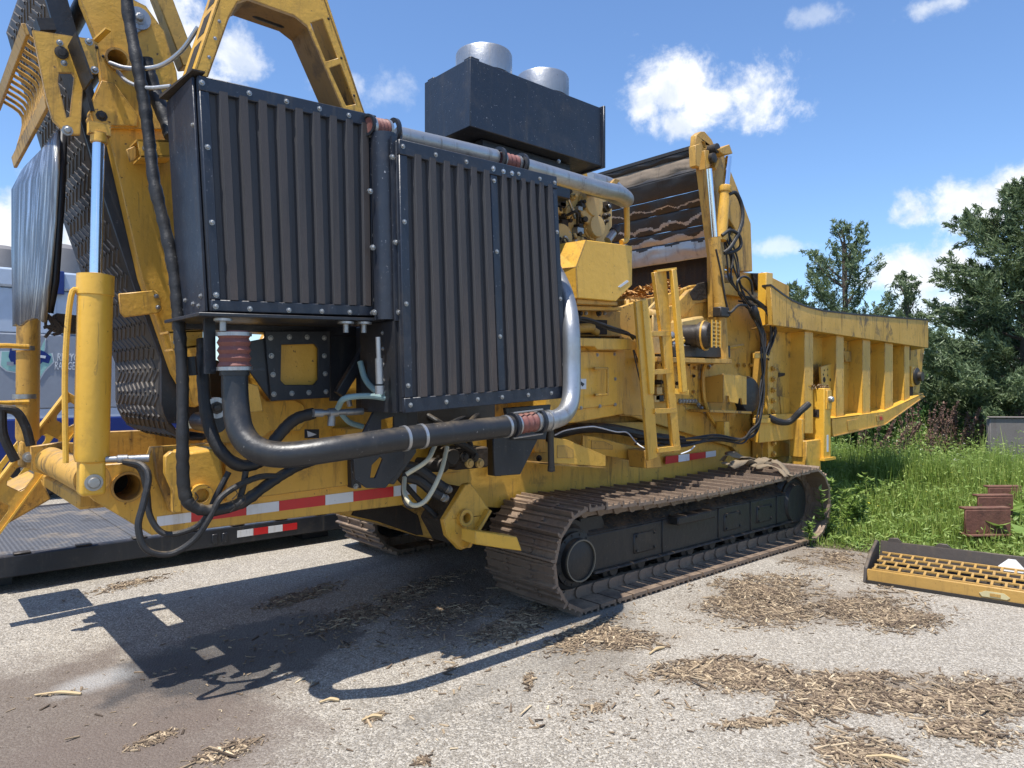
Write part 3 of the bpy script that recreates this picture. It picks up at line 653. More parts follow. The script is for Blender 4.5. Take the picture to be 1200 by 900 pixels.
# ---------------------------------------------------------------- framework under the packs
holed('window_plate', xz([(310, 388), (387, 388), (387, 466), (318, 470)], 3.98), [xz([(330, 404), (369, 403), (373, 408), (373, 445), (368, 451), (334, 451), (329, 446)], 3.98)], 3.98, .02, BLK, G)
for a, b in ((317, 396), (339, 395), (360, 395), (380, 396), (318, 417), (380, 417), (320, 439), (381, 438), (321, 462), (342, 461), (362, 460), (382, 459)): bolt(P(a, b, 3.98), .012, STEEL, G)
plate('window_back', [(320, 395), (380, 395), (380, 460), (322, 462)], 4.02, .02, YEL, G)
m = MB(); m.bar(P(441, 388, 3.9), P(397, 462, 3.9), .06, .05, up=(0, 1, 0)); m.build('diagonal_brace', BLK, G, .004)
plate('gusset', [(292, 434), (318, 470), (318, 395), (292, 400)], 4.0, .02, BLK, G)
plate('gusset', [(387, 388), (446, 388), (446, 404), (398, 470), (387, 470)], 4.06, .02, BLK, G)
b = MB(); p0, p1 = P(240, 372, 3.7), P(460, 372, 3.7); b.box(p0.x, p1.x + .1, 4.05, 4.25, 2.0, 2.07); b.build('support_beam', BLK, G, .006)
plate('support_post', [(446, 380), (474, 380), (474, 484), (446, 484)], 3.72, .30, BLK, G)
pent = P(248, 374, 3.72); m = MB(); m.bar(P(245, 372, 3.66), P(246, 438, 3.66), .03, .05); m.bar(P(245, 434, 3.66), P(308, 433, 3.66), .05, .012); m.build('pipe_hanger', BLK, G)
plate('side_wall', [(262, 470), (290, 430), (312, 388), (480, 388), (480, 500), (540, 500), (540, 553), (475, 560), (265, 588)], 4.29, .05, YEL, G)
pl = [(313, 470), (345, 468), (356, 474), (362, 492), (352, 505), (318, 505), (300, 520), (255, 520), (245, 500), (285, 440)]
plate('lifting_lug', pl, 4.22, .05, YEL, G, .006)
bolt(P(352, 492, 4.22), .02, TAN, G)
m = MB(); q = P(254, 478, 3.95); m.cyl(q, q + Vector((0, .05, 0)), .058, n=24); m.build('pivot_ear', GALV, G); bolt(q, .026, DARK, G)
m = MB(); m.cyl(P(254, 496, 4.0), P(254, 496, 4.0) + Vector((0, .3, 0)), .055); m.build('pivot_ear', BLK, G)
plate('small_tab', [(289, 448), (303, 452), (309, 482), (290, 484)], 3.96, .02, YEL, G)
plate('warning_plate', [(357, 503), (374, 503), (374, 513.5), (357, 513.5)], 4.20, .003, BLK, G, 0)
plate('plate_symbol', [(360, 505), (371, 509), (366, 511), (361, 512)], 4.196, .003, PWHITE, G, 0)
b = MB(); q = P(408, 510, 4.2); b.box(q.x - .07, q.x + .08, 4.1, 4.3, q.z - .05, q.z + .05); b.cyl(q + Vector((.06, -.1, .02)), q + Vector((.1, -.1, .02)), .02); b.build('valve_block', YEL, G, .006)
# slotted bracket plates carrying the packs
holed('mounting_bracket', xz([(414, 530), (440, 478), (478, 478), (474, 545), (452, 572), (430, 572), (416, 562)], 3.66), [xz([(436, 545), (446, 535), (449, 538), (440, 560), (434, 560)], 3.66), xz([(447, 492), (462, 488), (462, 500), (447, 512)], 3.66)], 3.66, .02, BLK, G)
plate('mounting_bracket', [(466, 480), (490, 480), (488, 530), (462, 568), (450, 566)], 3.9, .02, BLK, G)
plate('bracket_foot', [(411, 532), (421, 532), (424, 572), (412, 572)], 4.24, .06, BLK, G)
for a, b in ((414, 534), (416, 553), (417, 570)): bolt(P(a, b, 4.24), .014, STEEL, G)
plate('mounting_bracket', [(578, 508), (632, 506), (632, 512), (610, 556), (580, 558)], 3.62, .02, BLK, G)
plate('mounting_bracket', [(592, 478), (646, 474), (640, 515), (600, 515)], 3.6, .03, BLK, G)
plate('bracket_foot', [(578, 508), (588, 508), (588, 558), (580, 558)], 4.2, .09, BLK, G)
for a, b in ((583, 540), (584, 553), (583, 520)): bolt(P(a, b, 4.2), .012, STEEL, G)
m = MB(); m.cyl(P(645, 504, 3.4), P(646, 546, 3.4), .022); m.lathe(P(646, 546, 3.4), (0, 0, -1), [(.026, 0), (.026, .035), (.012, .04)], 10); m.build('drain_tube', DARK, G)
m = MB(); m.cyl(P(443, 395, 3.42), P(444, 420, 3.42), .014); m.cyl(P(444, 420, 3.42), P(445, 450, 3.42), .021); m.cyl(P(445, 452, 3.42), P(445, 462, 3.42), .026); m.build('hose_fitting', GALV, G)
m = MB(); m.cyl(P(367, 484, 3.75), P(424, 482, 3.75), .016); m.cyl(P(367, 484, 3.75), P(378, 484, 3.75), .023); m.cyl(P(385, 484, 3.75), P(395, 483, 3.75), .026); m.cyl(P(389, 484, 3.75), P(388, 499, 3.75), .022); m.cyl(P(405, 483, 3.75), P(425, 482, 3.75), .02); m.build('hydraulic_tee', GALV, G)
hose('pale_hose', [(396, 478, 3.7), (404, 467, 3.6), (430, 464, 3.55), (456, 467, 3.5)], .017, GRN, G)
hose('pale_hose', [(422, 424, 3.75), (428, 444, 3.7), (438, 456, 3.6), (450, 463, 3.5)], .018, GRN, G)
hose('pale_hose', [(400, 485, 3.9), (410, 495, 3.9), (425, 500, 3.9)], .017, GRN, G)
hose('steel_line', [(410, 476, 3.86), (407, 462, 3.86)], .016, STEEL, G)
# dark machinery between the brackets
b = MB(); b.box(P(480, 480, 4.1).x, P(580, 480, 4.1).x, 4.08, 4.26, 1.30, 1.62); b.build('pump_housing', DARK, G, .02)
for k in range(4):
    q = P(545 + 6 * k, 536 + (k % 2) * 7, 3.98); m = MB(); m.lathe(q, (0, -1, 0), [(.034, -.1), (.034, 0), (.022, .004), (.022, .016), (0, .018)], 12); m.build('solenoid', TAN if k % 2 else DARK, G)
m = MB(); m.lathe(P(525, 535, 4.05), (0, -1, 0), [(.07, -.15), (.07, .05), (.05, .07), (0, .07)], 16); m.lathe(P(512, 545, 4.05), (.6, -1, 0), [(.05, -.15), (.05, .06), (.03, .08), (0, .08)], 16); m.build('hydraulic_pump', DARK, G)
b = MB(); q = P(548, 538, 4.02); b.box(q.x - .12, q.x + .18, 4.0, 4.26, q.z - .07, q.z + .08); b.build('valve_block', CRUD, G, .012)
hose('hydraulic_hose', [(555, 530, 4.0), (540, 520, 3.95), (520, 512, 3.95), (495, 512, 3.95), (470, 520, 4.0)], .028, HOSE, G)
hose('hydraulic_hose', [(470, 545, 4.0), (490, 550, 3.95), (512, 566, 3.92), (522, 573, 3.9)], .038, HOSE, G, .04)
hose('hydraulic_hose', [(470, 558, 4.0), (490, 562, 3.95), (508, 576, 3.92), (517, 581, 3.9)], .038, HOSE, G, .04)
for a, b in ((522, 572), (518, 582)):
    m = MB(); u = (P(a + 10, b + 4, 3.95) - P(a, b, 3.9)).normalized(); m.lathe(P(a - 3, b - 1, 3.9), u, [(.02, 0), (.026, .005), (.026, .045), (.018, .05), (.018, .06), (.028, .062), (.028, .09), (.02, .1)], 12); m.build('hose_fitting', GALV, G)
hose('pale_hose', [(510, 522, 3.6), (500, 540, 3.5), (476, 556, 3.55)], .014, simple('ivory_hose', (.50, .46, .33), .5), G)
hose('pale_hose', [(524, 524, 3.6), (516, 555, 3.5), (500, 585, 3.48), (484, 592, 3.5), (474, 578, 3.6), (474, 560, 3.7)], .014, simple('ivory_hose', (.50, .46, .33), .5), G)
hose('hydraulic_hose', [(474, 560, 3.72), (473, 578, 3.62), (478, 592, 3.54), (490, 592, 3.5)], .016, HOSE, G)
for k, pts in enumerate(([(480, 490, 4.05), (500, 505, 4.0), (520, 500, 4.05), (545, 488, 4.1)], [(500, 486, 4.1), (515, 495, 4.0), (540, 510, 4.0)], [(560, 485, 4.1), (548, 500, 4.0), (552, 525, 4.0)])):
    hose('hydraulic_hose', pts, .02, HOSE, G)

# ---------------------------------------------------------------- charge-air and coolant pipes
hose('coolant_pipe', [(275, 432, 3.58), (276, 470, 3.56), (282, 505, 3.50), (300, 526, 3.42), (335, 533, 3.34), (400, 525, 3.22), (480, 513, 3.2), (598, 499, 3.2)], .064, PIPEB, G, n=20)
def coupling(pts, r, n=5, mat=REDH):
    a, b = P(*pts[0]), P(*pts[1]); u = (b - a).normalized(); L = (b - a).length; prof = []
    for k in range(n * 4 + 1):
        t = k / (n * 4); prof.append((r * (1 + .07 * math.cos(t * n * 2 * math.pi) * (-1)), t * L))
    o = MB().lathe(a, u, prof, 24).build('flexible_coupling', mat, G)
    for t in (.04, .93): MB().ring(a + u * L * t, u, r * 1.12, r * .95, .018).build('hose_clamp', GALV, o)
    return o
coupling(((274, 388, 3.58), (275, 433, 3.58)), .076, 5)
m = MB(); m.cyl(P(275, 428, 3.58), P(275, 440, 3.58), .072, n=24); m.build('pipe_collar', PIPEB, G)
coupling(((602, 498, 3.2), (627, 494, 3.2)), .058, 4)
for a, b in ((599, 498.5), (630, 494)):
    u = (P(630, 494, 3.2) - P(599, 498.5, 3.2)).normalized(); MB().ring(P(a, b, 3.2), u, .078, .05, .022).build('coupling_flange', BLK, G)
for a, b in ((472, 514), (492, 511.5), (591, 500)):
    u = (P(630, 494, 3.2) - P(599, 498.5, 3.2)).normalized(); MB().ring(P(a, b, 3.2), u, .069, .06, .018).build('hose_clamp', GALV, G)
for a in (.075, -.075): MB().cyl(P(598, 498.5, 3.2) + Vector((0, -.03, a)), P(632, 493.8, 3.2) + Vector((0, -.03, a)), .006, n=6).build('tie_rod', STEEL, G)
hose('charge_pipe', [(628, 494, 3.2), (648, 492, 3.2), (662, 484, 3.22), (669, 466, 3.25), (670, 430, 3.28), (669, 385, 3.30), (664, 352, 3.42), (654, 326, 3.6), (640, 300, 3.8)], .060, GALV, G, n=22)
MB().ring(P(641, 493, 3.2), (1, 0, .05), .068, .056, .022).build('hose_clamp', GALV, G)
hose('charge_pipe', [(466, 159, 3.55), (520, 171, 3.55), (580, 185, 3.55)], .054, GALV, G, n=22, sub=2)
hose('charge_pipe', [(612, 195, 3.55), (660, 209, 3.55), (705, 222, 3.55), (724, 226, 3.58), (734, 233, 3.68), (730, 234, 3.85), (710, 226, 4.05), (690, 221, 4.2)], .060, GALV, G, n=22)
coupling(((432, 148, 3.5), (453, 152, 3.52)), .052, 5)
coupling(((586, 187, 3.55), (606, 192, 3.55)), .05, 4)
for a, b in ((459, 154), (583, 186), (609, 193)):
    u = (P(609, 193, 3.55) - P(583, 186, 3.55)).normalized(); MB().ring(P(a, b, 3.54), u, .078, .055, .02).build('coupling_flange', BLK, G)
MB().ring(P(430, 146, 3.5), (P(459, 154, 3.54) - P(430, 146, 3.5)), .06, .045, .02).build('coupling_flange', BLK, G)
for a, b in ((578, 198), (590, 201), (600, 203)): bolt(P(a, b, 3.32), .012, GALV, R2)
# corrugated hoses hanging at the left end
def loom(name, pts, r, amp=.10):
    return MB().tube([P(*q) for q in pts], r, 12, 9, amp).build(name, HOSE, G)
loom('hose_loom', [(145, -40, 4.2), (151, 20, 4.2), (160, 70, 4.15), (169, 120, 4.12), (175, 165, 4.1), (181, 215, 4.05), (194, 270, 4.0), (204, 320, 3.95), (209, 370, 3.92), (212, 410, 3.9), (214, 450, 3.88), (214, 520, 3.85), (216, 575, 3.85), (227, 594, 3.84), (252, 598, 3.84), (285, 588, 3.84), (316, 566, 3.86), (350, 546, 3.9), (380, 535, 3.96)], .031, .10)
loom('hose_loom', [(170, 70, 4.22), (180, 105, 4.2), (192, 135, 4.15), (201, 160, 4.1)], .038, .08)
loom('hose_loom', [(238, 398, 4.05), (238, 440, 4.0), (243, 490, 3.96), (256, 525, 3.9), (280, 545, 3.88), (305, 540, 3.9), (325, 512, 3.9), (345, 492, 3.86), (368, 484, 3.78)], .034, .05)
hose('bracket_boot', [(223, 418, 3.95), (225, 440, 3.95)], .03, BLK, G)
hose('hydraulic_hose', [(146, 541, 4.1), (166, 545, 4.0), (174, 560, 3.95), (168, 590, 3.92), (162, 618, 3.9), (172, 644, 3.88), (200, 649, 3.86), (228, 632, 3.84), (246, 606, 3.82), (262, 580, 3.82), (300, 560, 3.84), (330, 558, 3.86)], .017, HOSE, G)
hose('hydraulic_hose', [(146, 541, 4.12), (164, 549, 4.1), (172, 575, 4.08), (176, 605, 4.06), (192, 625, 4.02), (220, 622, 3.96), (240, 608, 3.92), (255, 578, 3.9), (268, 553, 3.9)], .016, HOSE, G)
hose('hydraulic_hose', [(288, 552, 3.86), (285, 570, 3.86), (280, 588, 3.86)], .017, HOSE, G)
for a, b in ((272, 585), (282, 592), (270, 600), (226, 590)):
    q = P(a, b, 3.8); MB().tube([q, q + Vector((.02, -.02, .03)), q + Vector((.0, -.03, .06))], .003, 5, 3).build('cable_tie', DARK, G)
hose('steel_line', [(129, 74, 4.3), (150, 80, 4.2), (185, 78, 4.1), (212, 60, 4.0), (232, 32, 3.9)], .012, GALV, G)
hose('steel_line', [(138, 84, 4.3), (150, 96, 4.2), (172, 103, 4.1), (200, 101, 4.0)], .011, GALV, G)

# ---------------------------------------------------------------- folding guard frame above the first pack
YH = 3.66
hl = [(213, 87), (240, 88), (270, 20), (285, -8), (372, -8), (386, 30), (428, 134), (400, 126), (364, 30), (352, 12), (290, -60), (240, -60)]
holed('guard_frame', xz([(227, 88), (243, 90), (268, 20), (278, 2), (290, -2), (345, 18), (360, 30), (402, 128), (428, 134), (384, 0), (360, -60), (276, -60)], YH),
      [xz([(364, 27), (378, 22), (396, 68), (382, 72)], YH), xz([(386, 80), (399, 75), (417, 122), (406, 124)], YH)], YH, .018, YEL, G)
m = MB(); q = xz([(208, 87), (250, -60)], YH)
a0, a1 = P(226, 88, YH), P(275, -60, YH); w = Vector((-.004, .22, 0))
m.hexa([a0, a0 + w, a0 + w + Vector((.012, 0, 0)), a0 + Vector((.012, 0, 0))], [a1, a1 + w, a1 + w + Vector((.012, 0, 0)), a1 + Vector((.012, 0, 0))]); sideo = m.build('guard_side', YEL, G)
for t0_, t1_ in ((.08, .30), (.36, .54), (.60, .9)):
    m = MB(); b0_, b1_ = a0.lerp(a1, t0_) + Vector((-.003, .06, 0)), a0.lerp(a1, t1_) + Vector((-.003, .06, 0))
    m.hexa([b0_, b0_ + Vector((0, .11, 0)), b0_ + Vector((.018, .11, 0)), b0_ + Vector((.018, 0, 0))], [b1_, b1_ + Vector((0, .11, 0)), b1_ + Vector((.018, .11, 0)), b1_ + Vector((.018, 0, 0))]); m.build('guard_slot', CRUD, sideo)
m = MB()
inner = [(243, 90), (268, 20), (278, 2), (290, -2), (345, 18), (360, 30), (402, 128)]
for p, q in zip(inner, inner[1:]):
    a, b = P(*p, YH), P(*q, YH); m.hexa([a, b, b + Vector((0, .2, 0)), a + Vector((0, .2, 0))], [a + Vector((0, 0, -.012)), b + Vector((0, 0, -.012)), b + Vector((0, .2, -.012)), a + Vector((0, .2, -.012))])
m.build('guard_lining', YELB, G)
m = MB(); a, b = P(428, 134, YH), P(360, -60, YH); m.hexa([a, b, b + Vector((0, .2, 0)), a + Vector((0, .2, 0))], [v + Vector((-.012, 0, 0)) for v in (a, b, b + Vector((0, .2, 0)), a + Vector((0, .2, 0)))]); m.build('guard_side', YELD, G)
hose('wiring_loom', [(290, -4, 3.85), (295, 14, 3.8), (330, 28, 3.8), (352, 30, 3.8), (372, 70, 3.82), (392, 122, 3.84)], .02, HOSE, G, .12)
for a, b in ((257, 25), (252, 45), (245, 67)): bolt(P(a, b, YH), .007, GALV, G)
for a, b in ((385, 22), (400, 68), (415, 112)): bolt(P(a, b, YH), .006, DARK, G)

# ---------------------------------------------------------------- air cleaner box with two intake caps
YB = 3.9; q = P(551, 68, YB); q2 = P(706, 126, YB)
m = MB(); m.box(q.x, q2.x, YB, YB + .56, 3.495, 3.975); AB = m.build('air_cleaner_box', NAVY, G, .006, seg=2)
m = MB(); m.box(q2.x - .012, q2.x + .012, YB - .025, YB + .58, 3.48, 3.99); m.build('box_flange', NAVY, AB, .004)
m = MB(); m.box(q.x + .2, q2.x - .25, YB + .12, YB + .5, 3.20, 3.49); m.build('box_pedestal', BLK, AB, .01)
for x in (.05, .5): m = MB(); m.box(q.x + .02, q.x + .10, YB + x - .03, YB + x + .05, 3.975, 4.0); m.build('box_latch', BLK, AB, .004)
for x in (3.42, 4.04):
    c = Vector((x, YB + .30, 3.975))
    m = MB(); m.lathe(c, (0, 0, 1), [(.215, .055), (.215, .215), (.207, .232), (.12, .242), (0, .244)], 40); cap_ = m.build('intake_cap', GALV, AB)
    m = MB(); m.lathe(c, (0, 0, 1), [(.15, 0), (.15, .075), (.20, .078), (.20, .055), (.17, .05)], 40); m.build('intake_screen', BLK, AB)
bolt(P(655, 189, 3.92) + Vector((0, 0, 0)), .012, STEEL, AB)

# ---------------------------------------------------------------- engine
b = MB(); b.box(2.4, 4.95, 4.35, 5.5, 1.75, 3.15); b.build('engine_block', CRUD, G, .02)
b = MB(); b.box(3.9, 5.05, 4.30, 5.3, 2.4, 3.42); b.build('gear_housing', TAN, G, .03)
def disc(px, py, r, Y=4.27, d=.05, mat=TAN, n='gear_cover'):
    m = MB(); m.lathe(P(px, py, Y), (0, -1, 0), [(r * 1.15, -.06), (r * 1.15, -.012), (r, -.01), (r, d * .7), (r * .93, d), (r * .5, d * 1.05), (0, d * 1.05)], 28); o = m.build(n, mat, G)
    for k in range(8):
        t = 2 * math.pi * k / 8 + .3; bolt(P(px, py, Y) + Vector((r * 1.07 * math.cos(t), -.0, r * 1.07 * math.sin(t))) + Vector((0, .008, 0)), .010, TAN, o)
disc(692, 240, .115); disc(696, 266, .10); disc(655, 279, .12); disc(664, 250, .06)
plate('gear_cover', [(680, 246), (705, 246), (704, 262), (688, 262)], 4.235, .05, TAN, G, .01)
for i in range(54):
    a, b_ = random.uniform(650, 712), random.uniform(224, 300); q = P(a, b_, 4.28); s = random.uniform(.02, .05)
    m = MB()
    if i % 2: m.lathe(q, (random.uniform(-.4, .4), -1, random.uniform(-.4, .4)), [(s, -.06), (s, .02), (s * .6, .03), (s * .6, .06), (0, .06)], 10)
    else: m.box(q.x - s, q.x + s, q.y - .05, q.y + .05, q.z - s * .7, q.z + s * .7)
    m.build('engine_fitting', random.choice([TAN, CRUD, CRUD, DARK, DARK, STEEL]), G, .004)
for i in range(5):
    a, b_ = random.uniform(650, 675), random.uniform(230, 290)
    hose('engine_line', [(a, b_, 4.22), (a + random.uniform(4, 14), b_ + random.uniform(-8, 12), 4.15), (a + random.uniform(8, 26), b_ + random.uniform(5, 26), 4.22)], .012, random.choice([HOSE, TAN, GALV]), G)
plate('lifting_eye', [(668, 206), (688, 201), (690, 214), (676, 215)], 4.4, .05, YEL, G)
hose('exhaust_elbow', [(690, 210, 4.5), (712, 216, 4.5), (726, 226, 4.45), (733, 236, 4.3)], .07, GALV, G, n=18)
plate('exhaust_bracket', [(713, 218), (721, 209), (727, 211), (718, 222)], 4.4, .03, YELD, G)
hose('filler_tube', [(712, 282, 4.0), (721, 270, 4.0)], .034, GALV, G)
m = MB(); m.cyl(P(719, 272, 4.0), P(723, 267, 4.0), .042); m.build('filler_cap', DARK, G)
hose('guard_rail', [(728, 284, 3.85), (734, 281, 3.85), (735, 270, 3.85), (734, 235, 3.85), (733, 226, 3.85)], .024, YEL, G, sub=4)
# yellow cover box in front of the engine
YX = 3.78
fr = [(687, 281), (741, 288), (741, 334), (722, 353), (677, 349), (675, 313)]
m = MB(); fp = [P(a, b_, YX) for a, b_ in fr]; bk = [v + Vector((0, .34, 0)) for v in fp]; m.hexa(fp, bk); CB = m.build('engine_cover', YELC, G, .006, seg=2)
m = MB(); e0, e1, e2 = fp[0], fp[5], fp[4]
for a, b_ in ((e0, e1), (e1, e2)):
    m.hexa([a + Vector((-.004, .0, 0)), b_ + Vector((-.004, .0, 0)), b_ + Vector((-.09, .34, 0)), a + Vector((-.06, .34, 0))], [a + Vector((.008, .0, 0)), b_ + Vector((.008, .0, 0)), b_ + Vector((.008, .34, 0)), a + Vector((.008, .34, 0))])
m.build('cover_side', YEL, CB)
plate('cover_scuff', [(724, 336), (735, 328), (737, 330), (727, 337)], YX - .003, .002, PWHITE, CB, 0)
plate('cover_foot', [(676, 350), (724, 354), (724, 358), (676, 356)], YX + .04, .25, YELD, CB)

# ---------------------------------------------------------------- deck beam, cabinet, mill wall
b = MB(); q0, q1 = P(656, 358, 3.92), P(728, 362, 3.92); b.hexa([P(640, 357, 3.9), P(728, 360, 3.9), P(728, 364, 3.9), P(640, 363, 3.9)], [P(640, 357, 3.9) + Vector((0, .5, 0)), P(728, 360, 3.9) + Vector((0, .5, 0)), P(728, 364, 3.9) + Vector((0, .5, 0)), P(640, 363, 3.9) + Vector((0, .5, 0))]); b.build('deck_plate', YEL, G)
plate('deck_beam', [(640, 363), (727, 365), (727, 394), (640, 394)], 4.05, .12, YELD, G)
plate('deck_opening', [(676, 374), (712, 375), (712, 392), (676, 392)], 4.04, .012, CRUD, G)
for a in (680, 702): bolt(P(a, 367, 3.98), .02, DARK, G); bolt(P(a + 7, 367, 3.97), .012, STEEL, G)
m = MB(); m.cyl(P(660, 386, 3.98), P(694, 384, 3.98), .04); m.cyl(P(690, 384, 3.98), P(700, 390, 3.98), .03); m.build('hydraulic_valve', YELD, G)
hose('cable', [(676, 374, 3.88), (695, 378, 3.85), (715, 386, 3.82), (740, 393, 3.85), (748, 398, 3.9)], .012, HOSE, G)
hose('cable', [(676, 372, 3.88), (690, 374, 3.84), (712, 382, 3.8), (735, 390, 3.85), (742, 397, 3.9)], .012, HOSE, G)
plate('deck_lip', [(640, 395), (740, 397), (740, 410), (700, 410), (697, 406), (640, 405)], 3.84, .3, YEL, G)
m = MB(); m.poly([P(640, 405, 3.95), P(732, 408, 3.95), P(732, 485, 3.95), P(676, 495, 3.95), P(640, 498, 3.95)], (0, .5, 0)); CAB = m.build('cabinet', YEL, G, .008, seg=2)
plate('cabinet_door', [(676, 412), (724, 412), (724, 474), (676, 480)], 3.93, .02, YEL, CAB, .004)
m = MB(); m.tube([P(697, 432, 3.93), P(697, 432, 3.87), P(710, 432, 3.865), P(712, 434, 3.865), P(712, 460, 3.865), P(710, 462, 3.865), P(698, 463, 3.87), P(698, 463, 3.93)], .011, 8, 3); m.build('door_handle', YEL, CAB)
for a, b_ in ((678, 416), (700, 416), (720, 415), (721, 444), (721, 474), (703, 476), (681, 478)): bolt(P(a, b_, 3.93), .012, STEEL, CAB)
plate('label_plate', [(678, 444), (687, 444), (687, 456), (678, 456)], 3.925, .003, PWHITE, CAB, 0)
plate('label_mark', [(681, 447), (685, 450), (683, 453), (681, 451)], 3.922, .002, BLK, CAB, 0)
plate('mill_wall', [(726, 360), (750, 352), (785, 344), (812, 334), (905, 325), (925, 335), (925, 540), (900, 556), (882, 552), (858, 524), (740, 488), (726, 488)], 4.27, .06, YELS, G, .006)
plate('mill_wall_lower', [(640, 498), (676, 497), (731, 487), (850, 510), (862, 535), (640, 540)], 4.44, .04, YELD, G)
plate('bulkhead', [(731, 395), (745, 400), (756, 488), (731, 486)], 4.1, .03, YEL, G)
hose('pull_cable', [(742, 410, 4.06), (748, 438, 4.04), (754, 462, 4.04)], .006, DARK, G)
hose('pull_cable', [(743, 410, 4.06), (753, 440, 4.03), (755, 462, 4.04)], .006, DARK, G)
# curved scraper plate with bolts and dark patches
plate('wear_plate', [(790, 360), (808, 340), (838, 330), (840, 352), (815, 356), (800, 372)], 4.2, .06, YELD, G)
plate('rotor_plate', [(770, 360), (838, 352), (850, 420), (870, 440), (860, 500), (846, 505), (826, 475), (770, 470)], 4.22, .05, YELS, G, .008)
plate('burnt_patch', [(808, 343), (818, 332), (838, 328), (838, 346), (822, 352), (812, 352)], 4.196, .01, CRUD, G)
rd = P(860, 410, 4.2)
hose('plate_rib', [(870, 405, 4.2), (838, 412, 4.18), (826, 428, 4.18), (824, 450, 4.18), (828, 478, 4.18), (840, 500, 4.18)], .022, YEL, G, n=6)
for i in range(9): bolt(P(797 + i * 3.6, 470 + (0 if i < 6 else (i - 5) * 4), 4.21), .018, STEEL, G)
for i in range(24): bolt(P(random.uniform(775, 835), random.uniform(425, 465), 4.2), random.uniform(.008, .018), random.choice([CRUD, YELD, STEEL, DARK]), G)
for a in (866, 873, 880): bolt(P(a, 428, 4.25), .018, YEL, G)
# shelf with the yellow-caged motor
b = MB(); b.poly([P(770, 418, 3.85), P(858, 421, 3.85), P(858, 426, 3.85), P(770, 424, 3.85)], (0, .42, 0)); b.build('motor_shelf', YELD, G, .003)
b = MB(); b.poly([P(790, 405, 3.98), P(856, 405, 3.98), P(856, 419, 3.98), P(790, 418, 3.98)], (0, .28, 0)); b.build('shelf_box', DARK, G, .004)
mc = P(829, 393, 3.86); m = MB(); m.lathe(mc, (-.25, 1, 0), [(.05, -.04), (.115, -.03), (.13, 0), (.13, .07), (.11, .08), (.11, .26), (0, .26)], 28); m.build('alternator', DARK, G, 0)
m = MB(); m.lathe(mc + Vector((.02, -.02, 0)), (-.25, 1, 0), [(.133, .04), (.146, .04), (.146, .06), (.133, .06), (.133, .04)], 28, False); m.build('alternator_ring', YEL, G)
for k in range(7):
    m = MB(); m.bar(mc + Vector((-.07, -.09, -.10 + k * .036)), mc + Vector((.10, -.07, -.10 + k * .036)), .012, .014); m.build('cage_bar', YELC, G)
for x in (-.07, .015, .10):
    m = MB(); m.bar(mc + Vector((x, -.095 + .1 * (x + .07), -.12)), mc + Vector((x, -.095 + .1 * (x + .07), .14)), .016, .012, up=(0, 1, 0)); m.build('cage_bar', YELC, G)
b = MB(); b.poly([P(798, 375, 4.1), P(826, 370, 4.1), P(826, 405, 4.1), P(798, 405, 4.1)], (0, .15, 0)); b.build('alternator_body', TAN, G, .02)
for i in range(14):
    q = P(random.uniform(786, 806), random.uniform(390, 412), 4.05); s = random.uniform(.015, .035); m = MB(); m.lathe(q, (0, -1, .2), [(s, -.1), (s, .02), (s * .6, .03), (0, .04)], 8); m.build('motor_fitting', random.choice([YELC, DARK, STEEL, TAN]), G)
plate('shelf_brace', [(846, 404), (852, 404), (858, 420), (852, 420)], 3.99, .2, YELD, G)
for i in range(10):
    q = P(766 + random.uniform(0, 22), random.uniform(395, 415), 4.12); MB().tube([q, q + Vector((random.uniform(-.1, .1), -.03, random.uniform(-.15, .0))), q + Vector((random.uniform(-.1, .15), 0, random.uniform(-.2, .05)))], .012, 6, 4).build('mill_hose', random.choice([HOSE, DARK]), G)
for i in range(26):
    q = P(random.uniform(767, 788), random.choice([random.uniform(398, 418), random.uniform(440, 470)]), 4.14); s = random.uniform(.018, .045); m = MB()
    if i % 3: m.box(q.x - s, q.x + s, 4.12, 4.24, q.z - s * .8, q.z + s * .8)
    else: m.lathe(q, (.2, -1, 0), [(s, -.1), (s, .02), (s * .6, .03), (s * .5, .07), (0, .07)], 8)
    m.build('mill_fitting', random.choice([DARK, CRUD, DARK, STEEL, TAN]), G, .003)
m = MB(); q = P(768, 370, 4.0); m.lathe(q, (1, 0, 0), [(.04, -.1), (.055, -.09), (.055, .02), (.04, .03)], 16); m.bar(q + Vector((-.04, 0, 0)), q + Vector((-.04, 0, -.35)), .12, .1); m.build('tank_neck', TAN, G, .006)
# black drum behind a yellow guard box
m = MB(); q = P(874, 463, 4.2); m.lathe(q, (0, -1, 0), [(.21, -.05), (.21, .03), (.19, .06), (.1, .07), (0, .07)], 30); m.build('drive_sheave', BLK, G)
b = MB(); b.poly([P(848, 438, 3.98), P(875, 441, 3.98), P(875, 474, 3.98), P(870, 474, 3.98), P(869, 467, 3.98), P(866, 467, 3.98), P(865, 473, 3.98), P(855, 471, 3.98), P(854, 464, 3.98), P(850, 464, 3.98), P(849, 472, 3.98)], (0, .02, 0)); b.build('sheave_guard', YEL, G, .002)
b = MB(); g0_ = P(848, 438, 3.98); g1_ = P(848, 472, 3.98); b.poly([g0_ + Vector((-.005, 0, 0)), g1_ + Vector((-.005, 0, 0)), g1_ + Vector((-.005, .25, 0)), g0_ + Vector((-.005, .25, -.04))], (.014, 0, 0)); b.build('sheave_guard', YELD, G, .002)
b = MB(); b.poly([P(832, 480, 4.0), P(881, 482, 4.0), P(881, 485, 4.0), P(832, 483, 4.0)], (0, .25, 0)); b.build('guard_ledge', YELD, G)
plate('guard_post', [(849, 494), (855, 494), (855, 514), (849, 514)], 4.05, .1, YEL, G)
